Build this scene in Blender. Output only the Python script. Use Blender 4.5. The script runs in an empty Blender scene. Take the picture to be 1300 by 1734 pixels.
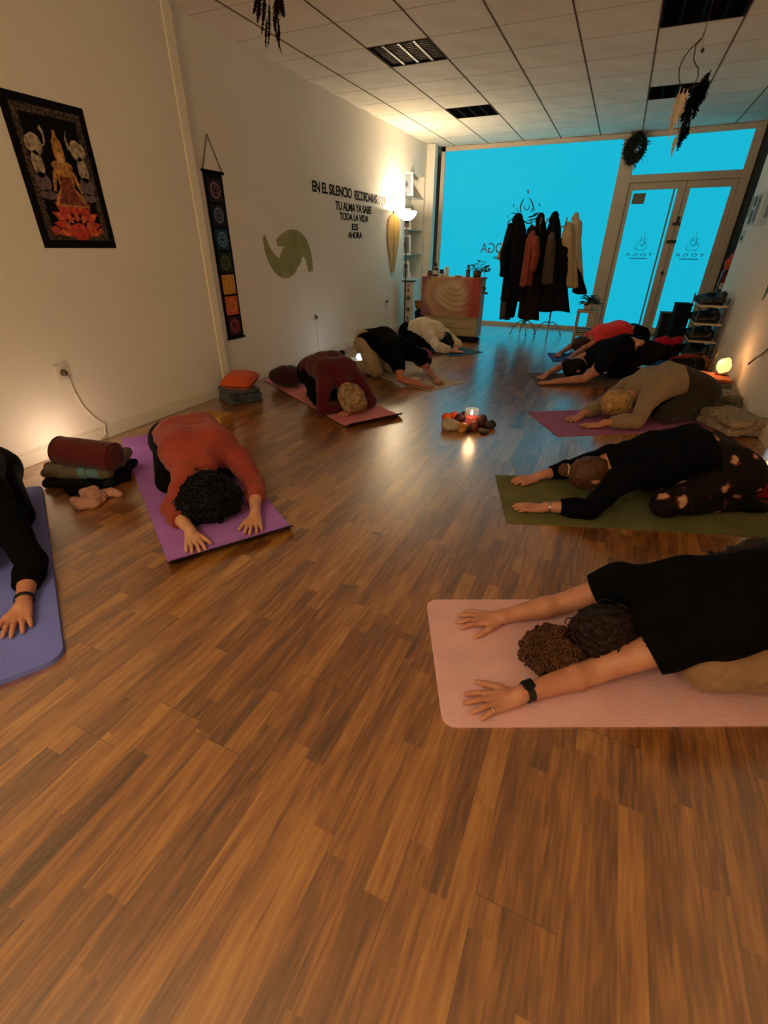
import bpy, bmesh, math, random
import numpy as np
from mathutils import Vector, Matrix

random.seed(7)
rng = np.random.RandomState(7)
scene = bpy.context.scene
COL = scene.collection
PI = math.pi

# ------------------------------------------------------------------ camera
CAM_H = 1.3
F_PX = 780.647
PITCH, YAW, ROLL = 0.5212497, 0.42136189, 0.0056250597
_f = np.array([-math.sin(YAW)*math.cos(PITCH), math.cos(YAW)*math.cos(PITCH), -math.sin(PITCH)])
_r0 = np.array([math.cos(YAW), math.sin(YAW), 0.0]); _u0 = np.cross(_r0, _f)
_r = math.cos(ROLL)*_r0 + math.sin(ROLL)*_u0
_u = -math.sin(ROLL)*_r0 + math.cos(ROLL)*_u0
CAM = np.array([0, 0, CAM_H])
cd = bpy.data.cameras.new('camera'); co = bpy.data.objects.new('camera', cd); COL.objects.link(co)
co.matrix_world = Matrix(((_r[0], _u[0], -_f[0], 0), (_r[1], _u[1], -_f[1], 0), (_r[2], _u[2], -_f[2], CAM_H), (0, 0, 0, 1)))
cd.sensor_fit = 'HORIZONTAL'; cd.sensor_width = 36.0; cd.lens = 36.0*F_PX/1300.0
cd.clip_start = 0.02
scene.camera = co
def ray(px, py):
    return (px-650)/F_PX*_r - (py-867)/F_PX*_u + _f
def onz(px, py, z):
    d = ray(px, py); return CAM + d*((z-CAM_H)/d[2])
def onx(px, py, x):
    d = ray(px, py); return CAM + d*(x/d[0])
def ony(px, py, y):
    d = ray(px, py); return CAM + d*(y/d[1])

# ------------------------------------------------------------------ world, light, exposure
scene.view_settings.view_transform = 'Standard'
scene.view_settings.look = 'None'
scene.view_settings.gamma = 1.0
scene.view_settings.exposure = 0.0
w = bpy.data.worlds.new('world'); scene.world = w; w.use_nodes = True
w.node_tree.nodes['Background'].inputs[0].default_value = (0.02, 0.016, 0.012, 1)
w.node_tree.nodes['Background'].inputs[1].default_value = 1.0
def point(name, loc, power, color, radius=0.05):
    l = bpy.data.lights.new(name, 'POINT'); l.energy = power; l.color = color; l.shadow_soft_size = radius
    o = bpy.data.objects.new(name, l); COL.objects.link(o); o.location = loc; return o
def area(name, loc, target, size, power, color, size_y=None):
    l = bpy.data.lights.new(name, 'AREA'); l.energy = power; l.color = color; l.size = size
    if size_y: l.shape = 'RECTANGLE'; l.size_y = size_y
    o = bpy.data.objects.new(name, l); COL.objects.link(o); o.location = loc
    d = Vector(target)-Vector(loc); o.rotation_euler = d.to_track_quat('-Z', 'Y').to_euler(); return o
# the dim warm room lights behind the photographer
point('rear_room_light', (-1.2, -1.2, 2.15), 70, (1.0, 0.83, 0.52), .35)
point('rear_low_light', (0.9, -1.3, 1.6), 10, (1.0, 0.55, 0.32), .3)

# ------------------------------------------------------------------ helpers: objects
ORIGIN = {}
def link(name, me, parent=None):
    o = bpy.data.objects.new(name, me); COL.objects.link(o)
    if parent is not None:
        o.parent = parent
    ORIGIN[o.name] = Vector((0, 0, 0)) if parent is None else ORIGIN[parent.name]
    return o
def mesh_obj(name, V, Fs, mat=None, parent=None, smooth=False, mats=None, midx=None):
    """mesh object from world-space vertices"""
    V = np.asarray(V, dtype=np.float64).reshape(-1, 3)
    base = Vector((0, 0, 0)) if parent is None else ORIGIN[parent.name]
    V = V - np.array(base)
    me = bpy.data.meshes.new(name)
    if isinstance(Fs, np.ndarray) and Fs.ndim == 2:
        n, k = Fs.shape
        me.vertices.add(len(V)); me.vertices.foreach_set('co', V.astype(np.float32).ravel())
        me.loops.add(n*k); me.loops.foreach_set('vertex_index', Fs.astype(np.int32).ravel())
        me.polygons.add(n); me.polygons.foreach_set('loop_start', np.arange(0, n*k, k, dtype=np.int32))
        me.update(calc_edges=True); me.validate()
    else:
        me.from_pydata(V.tolist(), [], [list(f) for f in Fs]); me.update()
    for m in (mats or ([mat] if mat else [])):
        me.materials.append(m)
    if midx is not None: me.polygons.foreach_set('material_index', np.asarray(midx, dtype=np.int32))
    if smooth: me.polygons.foreach_set('use_smooth', np.ones(len(me.polygons), dtype=bool))
    return link(name, me, parent)
def thing(name, label, cat, loc, group=None):
    o = bpy.data.objects.new(name, None); COL.objects.link(o)
    o.location = loc; o.empty_display_size = 0.1
    ORIGIN[o.name] = Vector(loc)
    return tag(o, label, cat, group)
def tag(o, label, cat, group=None, kind=None):
    if label: o['label'] = label
    if cat: o['category'] = cat
    if group: o['group'] = group
    if kind: o['kind'] = kind
    return o
def struct(o):
    o['kind'] = 'structure'; return o

class MB:
    """collects primitive shapes (world coordinates) into one mesh"""
    def __init__(s): s.V = []; s.F = []; s.M = []; s.m = 0
    def add(s, V, F):
        n = len(s.V); s.V += [tuple(map(float, v)) for v in V]
        s.F += [tuple(n+i for i in f) for f in F]; s.M += [s.m]*len(F); return s
    def box(s, a, b, bev=0.0, R=None, c=None):
        bm = bmesh.new(); bmesh.ops.create_cube(bm, size=1.0)
        a = np.array(a, float); b = np.array(b, float)
        for v in bm.verts: v.co = Vector(((a+b)/2 + np.array(v.co)*(b-a)))
        if bev > 0: bmesh.ops.bevel(bm, geom=bm.edges[:], offset=bev, segments=2, profile=0.5, affect='EDGES')
        return s._bm(bm, R, c)
    def _bm(s, bm, R=None, c=None):
        bm.verts.index_update()
        V = [v.co.copy() for v in bm.verts]
        if R is not None:
            c = Vector(c); V = [R @ (v-c) + c for v in V]
        s.add(V, [[v.index for v in f.verts] for f in bm.faces]); bm.free(); return s
    def obox(s, c, size, rz=0.0, bev=0.0, R=None):
        R = R if R is not None else Matrix.Rotation(rz, 3, 'Z')
        c = np.array(c, float); h = np.array(size, float)/2
        return s.box(c-h, c+h, bev, R, c)
    def tube(s, pts, r, n=8, cap=True, closed=False):
        pts = [Vector(p) for p in pts]; N = len(pts)
        rr = list(r) if hasattr(r, '__len__') else [r]*N
        V = []; F = []; prev = None
        for i, p in enumerate(pts):
            if closed: t = pts[(i+1) % N]-pts[i-1]
            else: t = pts[min(i+1, N-1)]-pts[max(i-1, 0)]
            t = t.normalized() if t.length > 1e-9 else Vector((0, 0, 1))
            if prev is None:
                a = Vector((0, 0, 1)) if abs(t.z) < .9 else Vector((1, 0, 0)); u = t.cross(a).normalized()
            else:
                u = prev - t*prev.dot(t); u = u.normalized() if u.length > 1e-6 else t.orthogonal().normalized()
            prev = u; v = t.cross(u)
            for k in range(n):
                a = 2*PI*k/n; V.append(p + (u*math.cos(a)+v*math.sin(a))*rr[i])
        for i in range(N if closed else N-1):
            j = (i+1) % N
            for k in range(n):
                F.append((i*n+k, i*n+(k+1) % n, j*n+(k+1) % n, j*n+k))
        if cap and not closed:
            F.append(tuple(range(n-1, -1, -1))); F.append(tuple((N-1)*n+k for k in range(n)))
        return s.add(V, F)
    def lathe(s, c, prof, n=24, R=None, cap=True):
        V = []; F = []; c = Vector(c)
        for (r, z) in prof:
            for k in range(n):
                a = 2*PI*k/n; q = Vector((r*math.cos(a), r*math.sin(a), z))
                V.append(c + (R @ q if R is not None else q))
        m = len(prof)
        for i in range(m-1):
            for k in range(n):
                F.append((i*n+k, i*n+(k+1) % n, (i+1)*n+(k+1) % n, (i+1)*n+k))
        if cap:
            F.append(tuple(range(n-1, -1, -1))); F.append(tuple((m-1)*n+k for k in range(n)))
        return s.add(V, F)
    def prism(s, poly, d):
        """polygon (3d points, planar) extruded by vector d"""
        n = len(poly); V = [np.array(p, float) for p in poly] + [np.array(p, float)+np.array(d, float) for p in poly]
        F = [tuple(range(n-1, -1, -1)), tuple(range(n, 2*n))] + [(i, (i+1) % n, n+(i+1) % n, n+i) for i in range(n)]
        return s.add(V, F)
    def grid(s, P):
        """P: rows x cols x 3 array"""
        P = np.asarray(P, float); a, b = P.shape[:2]
        F = [(i*b+j, i*b+j+1, (i+1)*b+j+1, (i+1)*b+j) for i in range(a-1) for j in range(b-1)]
        return s.add(P.reshape(-1, 3), F)
    def build(s, name, mat=None, parent=None, smooth=False, mats=None):
        o = mesh_obj(name, s.V, s.F, mat, parent, False, mats, s.M if mats else None)
        bm = bmesh.new(); bm.from_mesh(o.data); bmesh.ops.recalc_face_normals(bm, faces=bm.faces[:]); bm.to_mesh(o.data); bm.free()
        if smooth:
            if smooth is True:
                o.data.polygons.foreach_set('use_smooth', np.ones(len(o.data.polygons), dtype=bool))
            else:
                o.data.polygons.foreach_set('use_smooth', np.ones(len(o.data.polygons), dtype=bool))
                o.data.set_sharp_from_angle(angle=math.radians(smooth))
        return o

# ------------------------------------------------------------------ helpers: rounded organic surfaces from distance fields
class Field:
    def __init__(s, lo, hi, h):
        s.lo = np.array(lo, float)-2*h; s.h = h
        n = np.ceil((np.array(hi, float)+2*h-s.lo)/h).astype(int)+1
        s.F = np.full(n, 0.25, np.float32); s.n = n
    def _loc(s, lo, hi):
        i0 = np.clip(np.floor((lo-s.lo)/s.h).astype(int), 0, s.n-1); i1 = np.clip(np.ceil((hi-s.lo)/s.h).astype(int)+1, 1, s.n)
        if np.any(i1 <= i0): return None
        sl = tuple(slice(a, b) for a, b in zip(i0, i1))
        ax = [(s.lo[k]+s.h*np.arange(i0[k], i1[k])).astype(np.float32) for k in range(3)]
        return sl, ax[0][:, None, None], ax[1][None, :, None], ax[2][None, None, :]
    def _mix(s, sl, d, k, op='u'):
        A = s.F[sl]
        if op == 'u':
            if k > 0:
                t = np.clip(0.5+0.5*(A-d)/k, 0, 1); r = A*(1-t)+d*t-k*t*(1-t)
            else: r = np.minimum(A, d)
        else:   # subtract
            if k > 0:
                t = np.clip(0.5-0.5*(A+d)/k, 0, 1); r = A*(1-t)+(-d)*t+k*t*(1-t)
            else: r = np.maximum(A, -d)
        s.F[sl] = r
    def cone(s, a, b, ra, rb, k=0.02, op='u'):
        a = np.array(a, np.float32); b = np.array(b, np.float32); m = max(ra, rb)+k+3*s.h
        q = s._loc(np.minimum(a, b)-m, np.maximum(a, b)+m)
        if q is None: return
        sl, X, Y, Z = q; ab = b-a; L = float(ab@ab)+1e-12
        t = np.clip(((X-a[0])*ab[0]+(Y-a[1])*ab[1]+(Z-a[2])*ab[2])/L, 0, 1)
        d = np.sqrt((X-a[0]-t*ab[0])**2+(Y-a[1]-t*ab[1])**2+(Z-a[2]-t*ab[2])**2)-(ra+(rb-ra)*t)
        s._mix(sl, d, k, op)
    def chain(s, P, R, k=0.02):
        for i in range(len(P)-1): s.cone(P[i], P[i+1], R[i], R[i+1], k)
    def ell(s, c, r, A=None, k=0.02, op='u'):
        """A: 3x3 rows = local axes in world"""
        c = np.array(c, np.float32); r = np.array(r, np.float32); A = np.eye(3) if A is None else np.asarray(A)
        m = r.max()+k+3*s.h
        q = s._loc(c-m, c+m)
        if q is None: return
        sl, X, Y, Z = q; k0 = 0; k1 = 0
        for i in range(3):
            l = ((X-c[0])*A[i][0]+(Y-c[1])*A[i][1]+(Z-c[2])*A[i][2])/r[i]
            k0 = k0+l*l; k1 = k1+(l/r[i])**2
        k0 = np.sqrt(k0); k1 = np.sqrt(k1)+1e-9
        s._mix(sl, k0*(k0-1)/k1, k, op)
    def rbox(s, c, half, rad, A=None, k=0.0, op='u'):
        c = np.array(c, np.float32); A = np.eye(3) if A is None else np.asarray(A); half = np.array(half, np.float32)
        m = float(np.linalg.norm(half))+k+3*s.h
        q = s._loc(c-m, c+m)
        if q is None: return
        sl, X, Y, Z = q; o = 0; mx = None
        for i in range(3):
            l = np.abs((X-c[0])*A[i][0]+(Y-c[1])*A[i][1]+(Z-c[2])*A[i][2])-(half[i]-rad)
            o = o+np.maximum(l, 0)**2; mx = l if mx is None else np.maximum(mx, l)
        s._mix(sl, np.sqrt(o)+np.minimum(mx, 0)-rad, k, op)
    def cyl_cut(s, a, dirv, length, rad):
        """remove a flat-ended cylinder starting at a going along dirv"""
        a = np.array(a, np.float32); dv = np.array(dirv, float); dv /= np.linalg.norm(dv)
        b = a+dv*length
        q = s._loc(np.minimum(a, b)-rad-2*s.h, np.maximum(a, b)+rad+2*s.h)
        if q is None: return
        sl, X, Y, Z = q
        t = (X-a[0])*dv[0]+(Y-a[1])*dv[1]+(Z-a[2])*dv[2]
        rr = np.sqrt(np.maximum((X-a[0])**2+(Y-a[1])**2+(Z-a[2])**2-t*t, 0))
        d = np.maximum(np.maximum(-t, t-length), rr-rad)
        s.F[sl] = np.maximum(s.F[sl], -d)
    def plane(s, p, n):
        """keep the side n points away from"""
        X = (s.lo[0]+s.h*np.arange(s.n[0]))[:, None, None]; Y = (s.lo[1]+s.h*np.arange(s.n[1]))[None, :, None]; Z = (s.lo[2]+s.h*np.arange(s.n[2]))[None, None, :]
        d = ((X-p[0])*n[0]+(Y-p[1])*n[1]+(Z-p[2])*n[2]).astype(np.float32)
        s.F = np.maximum(s.F, d)
    def wrinkle(s, fn, band=0.05):
        I = np.nonzero(np.abs(s.F) < band)
        P = np.stack([s.lo[k]+s.h*I[k] for k in range(3)], -1)
        s.F[I] += fn(P).astype(np.float32)
    def nets(s):
        F = s.F; n = F.shape; S = F < 0
        c = np.zeros(tuple(x-1 for x in n), np.int8)
        for dx in (0, 1):
            for dy in (0, 1):
                for dz in (0, 1): c += S[dx:n[0]-1+dx, dy:n[1]-1+dy, dz:n[2]-1+dz]
        act = (c > 0) & (c < 8)
        I, J, K = np.nonzero(act)
        idx = np.full(act.shape, -1, np.int32); idx[I, J, K] = np.arange(len(I))
        acc = np.zeros((len(I), 3)); cnt = np.zeros(len(I))
        cor = [(0, 0, 0), (1, 0, 0), (0, 1, 0), (1, 1, 0), (0, 0, 1), (1, 0, 1), (0, 1, 1), (1, 1, 1)]
        val = [F[I+a, J+b, K+cc] for a, b, cc in cor]
        for (e0, e1) in ((0, 1), (2, 3), (4, 5), (6, 7), (0, 2), (1, 3), (4, 6), (5, 7), (0, 4), (1, 5), (2, 6), (3, 7)):
            a = val[e0]; b = val[e1]; m = (a < 0) != (b < 0)
            t = np.where(m, a/np.where(m, a-b, 1), 0)
            p = np.array(cor[e0])[None]+t[:, None]*(np.array(cor[e1])-np.array(cor[e0]))[None]
            acc += np.where(m[:, None], p, 0); cnt += m
        V = s.lo+s.h*(np.stack([I, J, K], -1)+acc/cnt[:, None])
        Q = []
        for ax in range(3):
            o1, o2 = [(1, 2), (2, 0), (0, 1)][ax]
            sl0 = [slice(None)]*3; sl1 = [slice(None)]*3
            sl0[ax] = slice(0, -1); sl1[ax] = slice(1, None)
            A = S[tuple(sl0)]; B = S[tuple(sl1)]
            e = np.array(np.nonzero(A != B)).T
            ok = (e[:, o1] > 0) & (e[:, o2] > 0) & (e[:, o1] < n[o1]-1) & (e[:, o2] < n[o2]-1)
            e = e[ok]; fl = A[tuple(e.T)]
            def g(d1, d2):
                q = e.copy(); q[:, o1] += d1; q[:, o2] += d2; return idx[tuple(q.T)]
            quad = np.stack([g(-1, -1), g(0, -1), g(0, 0), g(-1, 0)], -1)
            quad[~fl] = quad[~fl][:, ::-1]
            Q.append(quad)
        Q = np.concatenate(Q); Q = Q[(Q >= 0).all(1)]
        return V, Q
    def build(s, name, mat, parent=None, mats=None, midx=None):
        V, Q = s.nets()
        mi = midx(V[Q].mean(1)) if midx else None
        return mesh_obj(name, V, Q, mat, parent, True, mats, mi)

def wav(seed, freqs, amp, direction=None):
    """sum of warped sines: soft folds"""
    r = np.random.RandomState(seed); L = []
    for f in freqs:
        d = r.normal(size=3)
        if direction is not None: d = d*0.35+np.array(direction)*1.0
        d /= np.linalg.norm(d); L.append((d*f*2*PI, r.uniform(0, 6.28), r.normal(size=3)*f*2.2, r.uniform(0, 6.28)))
    def fn(P):
        o = 0
        for kv, ph, wv, wp in L: o = o+np.sin(P@kv+ph+1.3*np.sin(P@wv+wp))
        return amp*o/len(L)
    return fn

# ------------------------------------------------------------------ materials
def srgb(r, g, b):
    f = lambda c: (c/255/12.92) if c/255 <= .04045 else ((c/255+.055)/1.055)**2.4
    return (f(r), f(g), f(b), 1)
def NT(name):
    m = bpy.data.materials.new(name); m.use_nodes = True
    return m, m.node_tree.nodes, m.node_tree.links, m.node_tree.nodes['Principled BSDF']
def mat(name, col, rough=.6, vary=.12, scale=20, bump=0.0, bscale=80, metal=0, spec=.4, sheen=0, emit=None, estr=0, trans=0, sss=0, coat=0, aniso=None):
    """one colour with procedural mottling and fine bump"""
    m, N, L, b = NT(name)
    c = col if len(col) == 4 else (*col, 1)
    tc = N.new('ShaderNodeTexCoord')
    src = tc.outputs['Object']
    if aniso:
        mp = N.new('ShaderNodeMapping'); mp.inputs['Scale'].default_value = aniso; L.new(src, mp.inputs[0]); src = mp.outputs[0]
    nz = N.new('ShaderNodeTexNoise'); nz.inputs['Scale'].default_value = scale; nz.inputs['Detail'].default_value = 4
    L.new(src, nz.inputs['Vector'])
    rp = N.new('ShaderNodeValToRGB')
    rp.color_ramp.elements[0].position = .3; rp.color_ramp.elements[1].position = .7
    rp.color_ramp.elements[0].color = tuple(max(0, x*(1-vary)) for x in c[:3])+(1,)
    rp.color_ramp.elements[1].color = tuple(min(1, x*(1+vary)) for x in c[:3])+(1,)
    L.new(nz.outputs['Fac'], rp.inputs[0]); L.new(rp.outputs[0], b.inputs['Base Color'])
    b.inputs['Roughness'].default_value = rough; b.inputs['Metallic'].default_value = metal
    b.inputs['Specular IOR Level'].default_value = spec
    if sheen: b.inputs['Sheen Weight'].default_value = sheen
    if trans: b.inputs['Transmission Weight'].default_value = trans
    if coat: b.inputs['Coat Weight'].default_value = coat
    if sss:
        b.inputs['Subsurface Weight'].default_value = sss; b.inputs['Subsurface Radius'].default_value = (.012, .005, .003); b.inputs['Subsurface Scale'].default_value = 1.0
    if emit: b.inputs['Emission Color'].default_value = (*emit[:3], 1); b.inputs['Emission Strength'].default_value = estr
    if bump:
        n2 = N.new('ShaderNodeTexNoise'); n2.inputs['Scale'].default_value = bscale; n2.inputs['Detail'].default_value = 3; L.new(src, n2.inputs['Vector'])
        bp = N.new('ShaderNodeBump'); bp.inputs['Strength'].default_value = bump; bp.inputs['Distance'].default_value = .01
        L.new(n2.outputs['Fac'], bp.inputs['Height']); L.new(bp.outputs[0], b.inputs['Normal'])
    return m

# ------------------------------------------------------------------ the room
XL, XN, XR, YG, ZC, YB = -3.43, -3.37, 1.30, 9.75, 2.83, -2.3
GX = [-3.625+.585*k for k in range(0, 10)]       # ceiling grid lines
GY = [5.03+.565*k for k in range(-13, 10)]

M_wall = mat('wall_paint', srgb(236, 227, 212), .85, .04, 1.2, .12, 160, spec=.2)
M_trimw = mat('white_trim', srgb(226, 216, 196), .6, .04, 3)
M_frame = mat('frame_paint', srgb(216, 196, 172), .55, .06, 4, .05, 40, spec=.15)
M_black = mat('black_plastic', (.012, .012, .013), .45, .1)
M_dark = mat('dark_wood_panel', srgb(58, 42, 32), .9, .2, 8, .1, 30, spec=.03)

def floor_material():
    m, N, L, b = NT('laminate_floor')
    tc = N.new('ShaderNodeTexCoord'); sp = N.new('ShaderNodeSeparateXYZ'); L.new(tc.outputs['Object'], sp.inputs[0])
    def M(op, a, b_=None, c=None):
        n = N.new('ShaderNodeMath'); n.operation = op
        for i, v in enumerate((a, b_, c)):
            if v is None: continue
            if isinstance(v, (int, float)): n.inputs[i].default_value = v
            else: L.new(v, n.inputs[i])
        return n.outputs[0]
    X, Y = sp.outputs[0], sp.outputs[1]
    sw, bl, sl = .060, 1.28, .62                   # strip width, board length, strip length
    sx = M('DIVIDE', X, sw); si = M('FLOOR', sx)
    bi = M('FLOOR', M('DIVIDE', sx, 3.0))
    wn0 = N.new('ShaderNodeTexWhiteNoise'); wn0.noise_dimensions = '1D'; L.new(bi, wn0.inputs['W'])
    wn1 = N.new('ShaderNodeTexWhiteNoise'); wn1.noise_dimensions = '1D'; L.new(M('ADD', si, 71.3), wn1.inputs['W'])
    yb = M('ADD', Y, M('MULTIPLY', wn0.outputs[0], bl))
    boardj = M('FLOOR', M('DIVIDE', yb, bl))
    ys = M('ADD', yb, M('MULTIPLY', wn1.outputs[0], sl))
    sj = M('FLOOR', M('DIVIDE', ys, sl))
    cv = N.new('ShaderNodeCombineXYZ'); L.new(si, cv.inputs[0]); L.new(sj, cv.inputs[1]); L.new(boardj, cv.inputs[2])
    wn = N.new('ShaderNodeTexWhiteNoise'); wn.noise_dimensions = '3D'; L.new(cv.outputs[0], wn.inputs['Vector'])
    # grain along the strip, shifted per strip
    gv = N.new('ShaderNodeCombineXYZ')
    L.new(M('MULTIPLY', X, 26.0), gv.inputs[0]); L.new(M('MULTIPLY', Y, 2.2), gv.inputs[1]); L.new(M('MULTIPLY', wn.outputs[0], 37.0), gv.inputs[2])
    g1 = N.new('ShaderNodeTexNoise'); g1.inputs['Scale'].default_value = 1.0; g1.inputs['Detail'].default_value = 5; g1.inputs['Distortion'].default_value = 1.2
    L.new(gv.outputs[0], g1.inputs['Vector'])
    gw = N.new('ShaderNodeTexNoise'); gw.inputs['Scale'].default_value = 4.0; gw.inputs['Detail'].default_value = 5; L.new(gv.outputs[0], gw.inputs['Vector'])
    t = M('ADD', M('MULTIPLY_ADD', wn.outputs[0], .30, .05), M('MULTIPLY', g1.outputs['Fac'], .75))
    t = M('ADD', t, M('MULTIPLY', M('SUBTRACT', gw.outputs['Fac'], .5), .55))
    rp = N.new('ShaderNodeValToRGB'); e = rp.color_ramp.elements
    e[0].position = .25; e[0].color = srgb(70, 34, 14); e[1].position = .98; e[1].color = srgb(206, 146, 74)
    x = e.new(.5); x.color = srgb(132, 78, 34); x = e.new(.68); x.color = srgb(168, 108, 46)
    L.new(t, rp.inputs[0])
    # seams between boards and strips
    fx = M('ABSOLUTE', M('SUBTRACT', M('FRACT', M('DIVIDE', sx, 3.0)), .5)); seam = M('GREATER_THAN', fx, .494)
    fy = M('ABSOLUTE', M('SUBTRACT', M('FRACT', M('DIVIDE', yb, bl)), .5)); seam2 = M('GREATER_THAN', fy, .4985)
    sm = M('MULTIPLY', M('MAXIMUM', seam, seam2), .45)
    mx = N.new('ShaderNodeMix'); mx.data_type = 'RGBA'; L.new(sm, mx.inputs['Factor']); L.new(rp.outputs[0], mx.inputs['A']); mx.inputs['B'].default_value = srgb(45, 24, 10)
    L.new(mx.outputs['Result'], b.inputs['Base Color'])
    b.inputs['Roughness'].default_value = .30; b.inputs['Specular IOR Level'].default_value = .5
    rr = N.new('ShaderNodeMapRange'); L.new(gw.outputs['Fac'], rr.inputs[0]); rr.inputs[3].default_value = .26; rr.inputs[4].default_value = .38
    b.inputs['Coat Weight'].default_value = 1.0; b.inputs['Coat IOR'].default_value = 2.6; b.inputs['Coat Roughness'].default_value = .23
    L.new(rr.outputs[0], b.inputs['Roughness'])
    bp = N.new('ShaderNodeBump'); bp.inputs['Strength'].default_value = .06; bp.inputs['Distance'].default_value = .003
    L.new(M('SUBTRACT', gw.outputs['Fac'], M('MULTIPLY', sm, 2.0)), bp.inputs['Height']); L.new(bp.outputs[0], b.inputs['Normal'])
    return m
m = MB(); m.box((-4.0, YB, -.12), (1.7, 10.2, 0)); struct(m.build('floor', floor_material()))

# ceiling: slightly pillowed tiles
def ceiling_tiles():
    m = MB(); K = 9
    skip = {(2, gy) for gy in range(0)}
    for i in range(len(GX)-1):
        for j in range(len(GY)-1):
            x0, x1, y0, y1 = GX[i], GX[i+1], GY[j], GY[j+1]
            if x0 > XR+.2 or y0 > YG+.3 or y1 < YB: continue
            if (i, j) in FIX: continue
            u = np.linspace(0, 1, K); U, V = np.meshgrid(u, u)
            z = ZC+.0035+(.015*np.cos(2*PI*U)*np.cos(2*PI*V)+.002)*np.sin(PI*U)*np.sin(PI*V)
            m.grid(np.stack([x0+(x1-x0)*U, y0+(y1-y0)*V, z], -1))
    return m
def cell(x, y):
    i = max(k for k in range(len(GX)) if GX[k] <= x); j = max(k for k in range(len(GY)) if GY[k] <= y); return (i, j)
FIX = [cell(-2.2, 5.3), cell(-2.2, 7.5), cell(.1, 5.3), cell(.1, 7.5)]
M_ceil = mat('ceiling_tile', srgb(238, 226, 206), .75, .05, 3, .25, 90, spec=.2)
struct(ceiling_tiles().build('ceiling', M_ceil, smooth=True))
m = MB()
for x in GX:
    if XL < x < XR: m.box((x-.006, YB, ZC+.0005), (x+.006, YG, ZC+.02))
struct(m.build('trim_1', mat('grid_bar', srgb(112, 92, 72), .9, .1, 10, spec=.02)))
m = MB()
for y in GY:
    if y < YG-.05 and y > YB: m.box((XL, y-.003, ZC+.0025), (XR+.15, y+.003, ZC+.02))
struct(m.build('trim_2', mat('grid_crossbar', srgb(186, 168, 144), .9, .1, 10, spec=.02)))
m = MB(); m.box((-4, YB, ZC+.12), (1.7, 10.2, ZC+.2)); struct(m.build('ceiling_slab', M_wall))

# walls
m = MB(); m.box((-3.9, YB, 0), (XN, 3.66, ZC+.1)); struct(m.build('wall_left', M_wall))
NY0, NY1, NZ0, NZ1 = 8.42, 9.30, .80, 2.36
m = MB()
m.box((-3.9, 3.66, 0), (XL, NY0, ZC+.1)); m.box((-3.9, NY1, 0), (XL, YG+.1, ZC+.1))
m.box((-3.9, NY0, 0), (XL, NY1, NZ0)); m.box((-3.9, NY0, NZ1), (XL, NY1, ZC+.1)); m.box((-3.9, NY0, NZ0), (-3.66, NY1, NZ1))
struct(m.build('wall_left_far', M_wall))
m = MB(); m.box((XL, 9.38, 0), (-3.28, 9.52, ZC)); struct(m.build('pillar', M_wall))
m = MB(); m.box((XR, YB, 0), (1.75, 8.0, ZC+.1)); struct(m.build('wall_right', M_wall))
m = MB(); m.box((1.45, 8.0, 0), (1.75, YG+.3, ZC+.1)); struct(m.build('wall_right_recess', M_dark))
m = MB(); m.box((-4, YB-.15, 0), (1.75, YB, ZC+.1)); struct(m.build('wall_rear', M_wall))
m = MB(); m.box((-3.9, YG+.06, ZC-.06), (1.75, YG+.3, ZC+.15)); struct(m.build('wall_back', M_wall))
def corner_trim():
    m = MB(); m.box((XN-.01, 3.575, 0), (XN+.012, 3.665, ZC), .006); return m
struct(corner_trim().build('trim_3', mat('corner_trim', srgb(246, 234, 206), .5, .03, 4)))
def skirting(x, y0, y1, name):
    m = MB(); m.box((x, y0, 0), (x+.014, y1, .085), .004); m.box((x, y0, .085), (x+.009, y1, .098), .003)
    struct(m.build(name, M_trimw))
skirting(XN, YB, 3.57, 'baseboard_left'); skirting(XL, 3.67, 9.37, 'baseboard_left_far')
m = MB(); m.box((XR-.014, YB, 0), (XR, 7.98, .09), .004); struct(m.build('baseboard_right', M_trimw))

# shop window and door: frosted panes lit from the street
def pane_material():
    m, N, L, b = NT('frosted_pane')
    b.inputs['Base Color'].default_value = (.004, .03, .04, 1); b.inputs['Roughness'].default_value = .6; b.inputs['Specular IOR Level'].default_value = 0.05
    b.inputs['Emission Color'].default_value = srgb(22, 182, 212); b.inputs['Emission Strength'].default_value = 1.0
    return m
M_pane = pane_material()
WX0, WX1 = -3.28, -.33
wf = MB()
wf.box((WX0, YG-.03, 0), (WX0+.07, YG+.05, ZC)); wf.box((WX1-.01, YG-.03, 0), (WX1+.0, YG+.05, ZC))
wf.box((WX0, YG-.03, 2.765), (WX1, YG+.05, ZC)); wf.box((WX0, YG-.05, 0), (WX1, YG+.05, .055))
win = wf.build('window_1', M_frame); struct(win)
m = MB(); m.box((WX0+.07, YG, .055), (WX1-.01, YG+.012, 2.765)); m.build('pane', M_pane, win)
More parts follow.
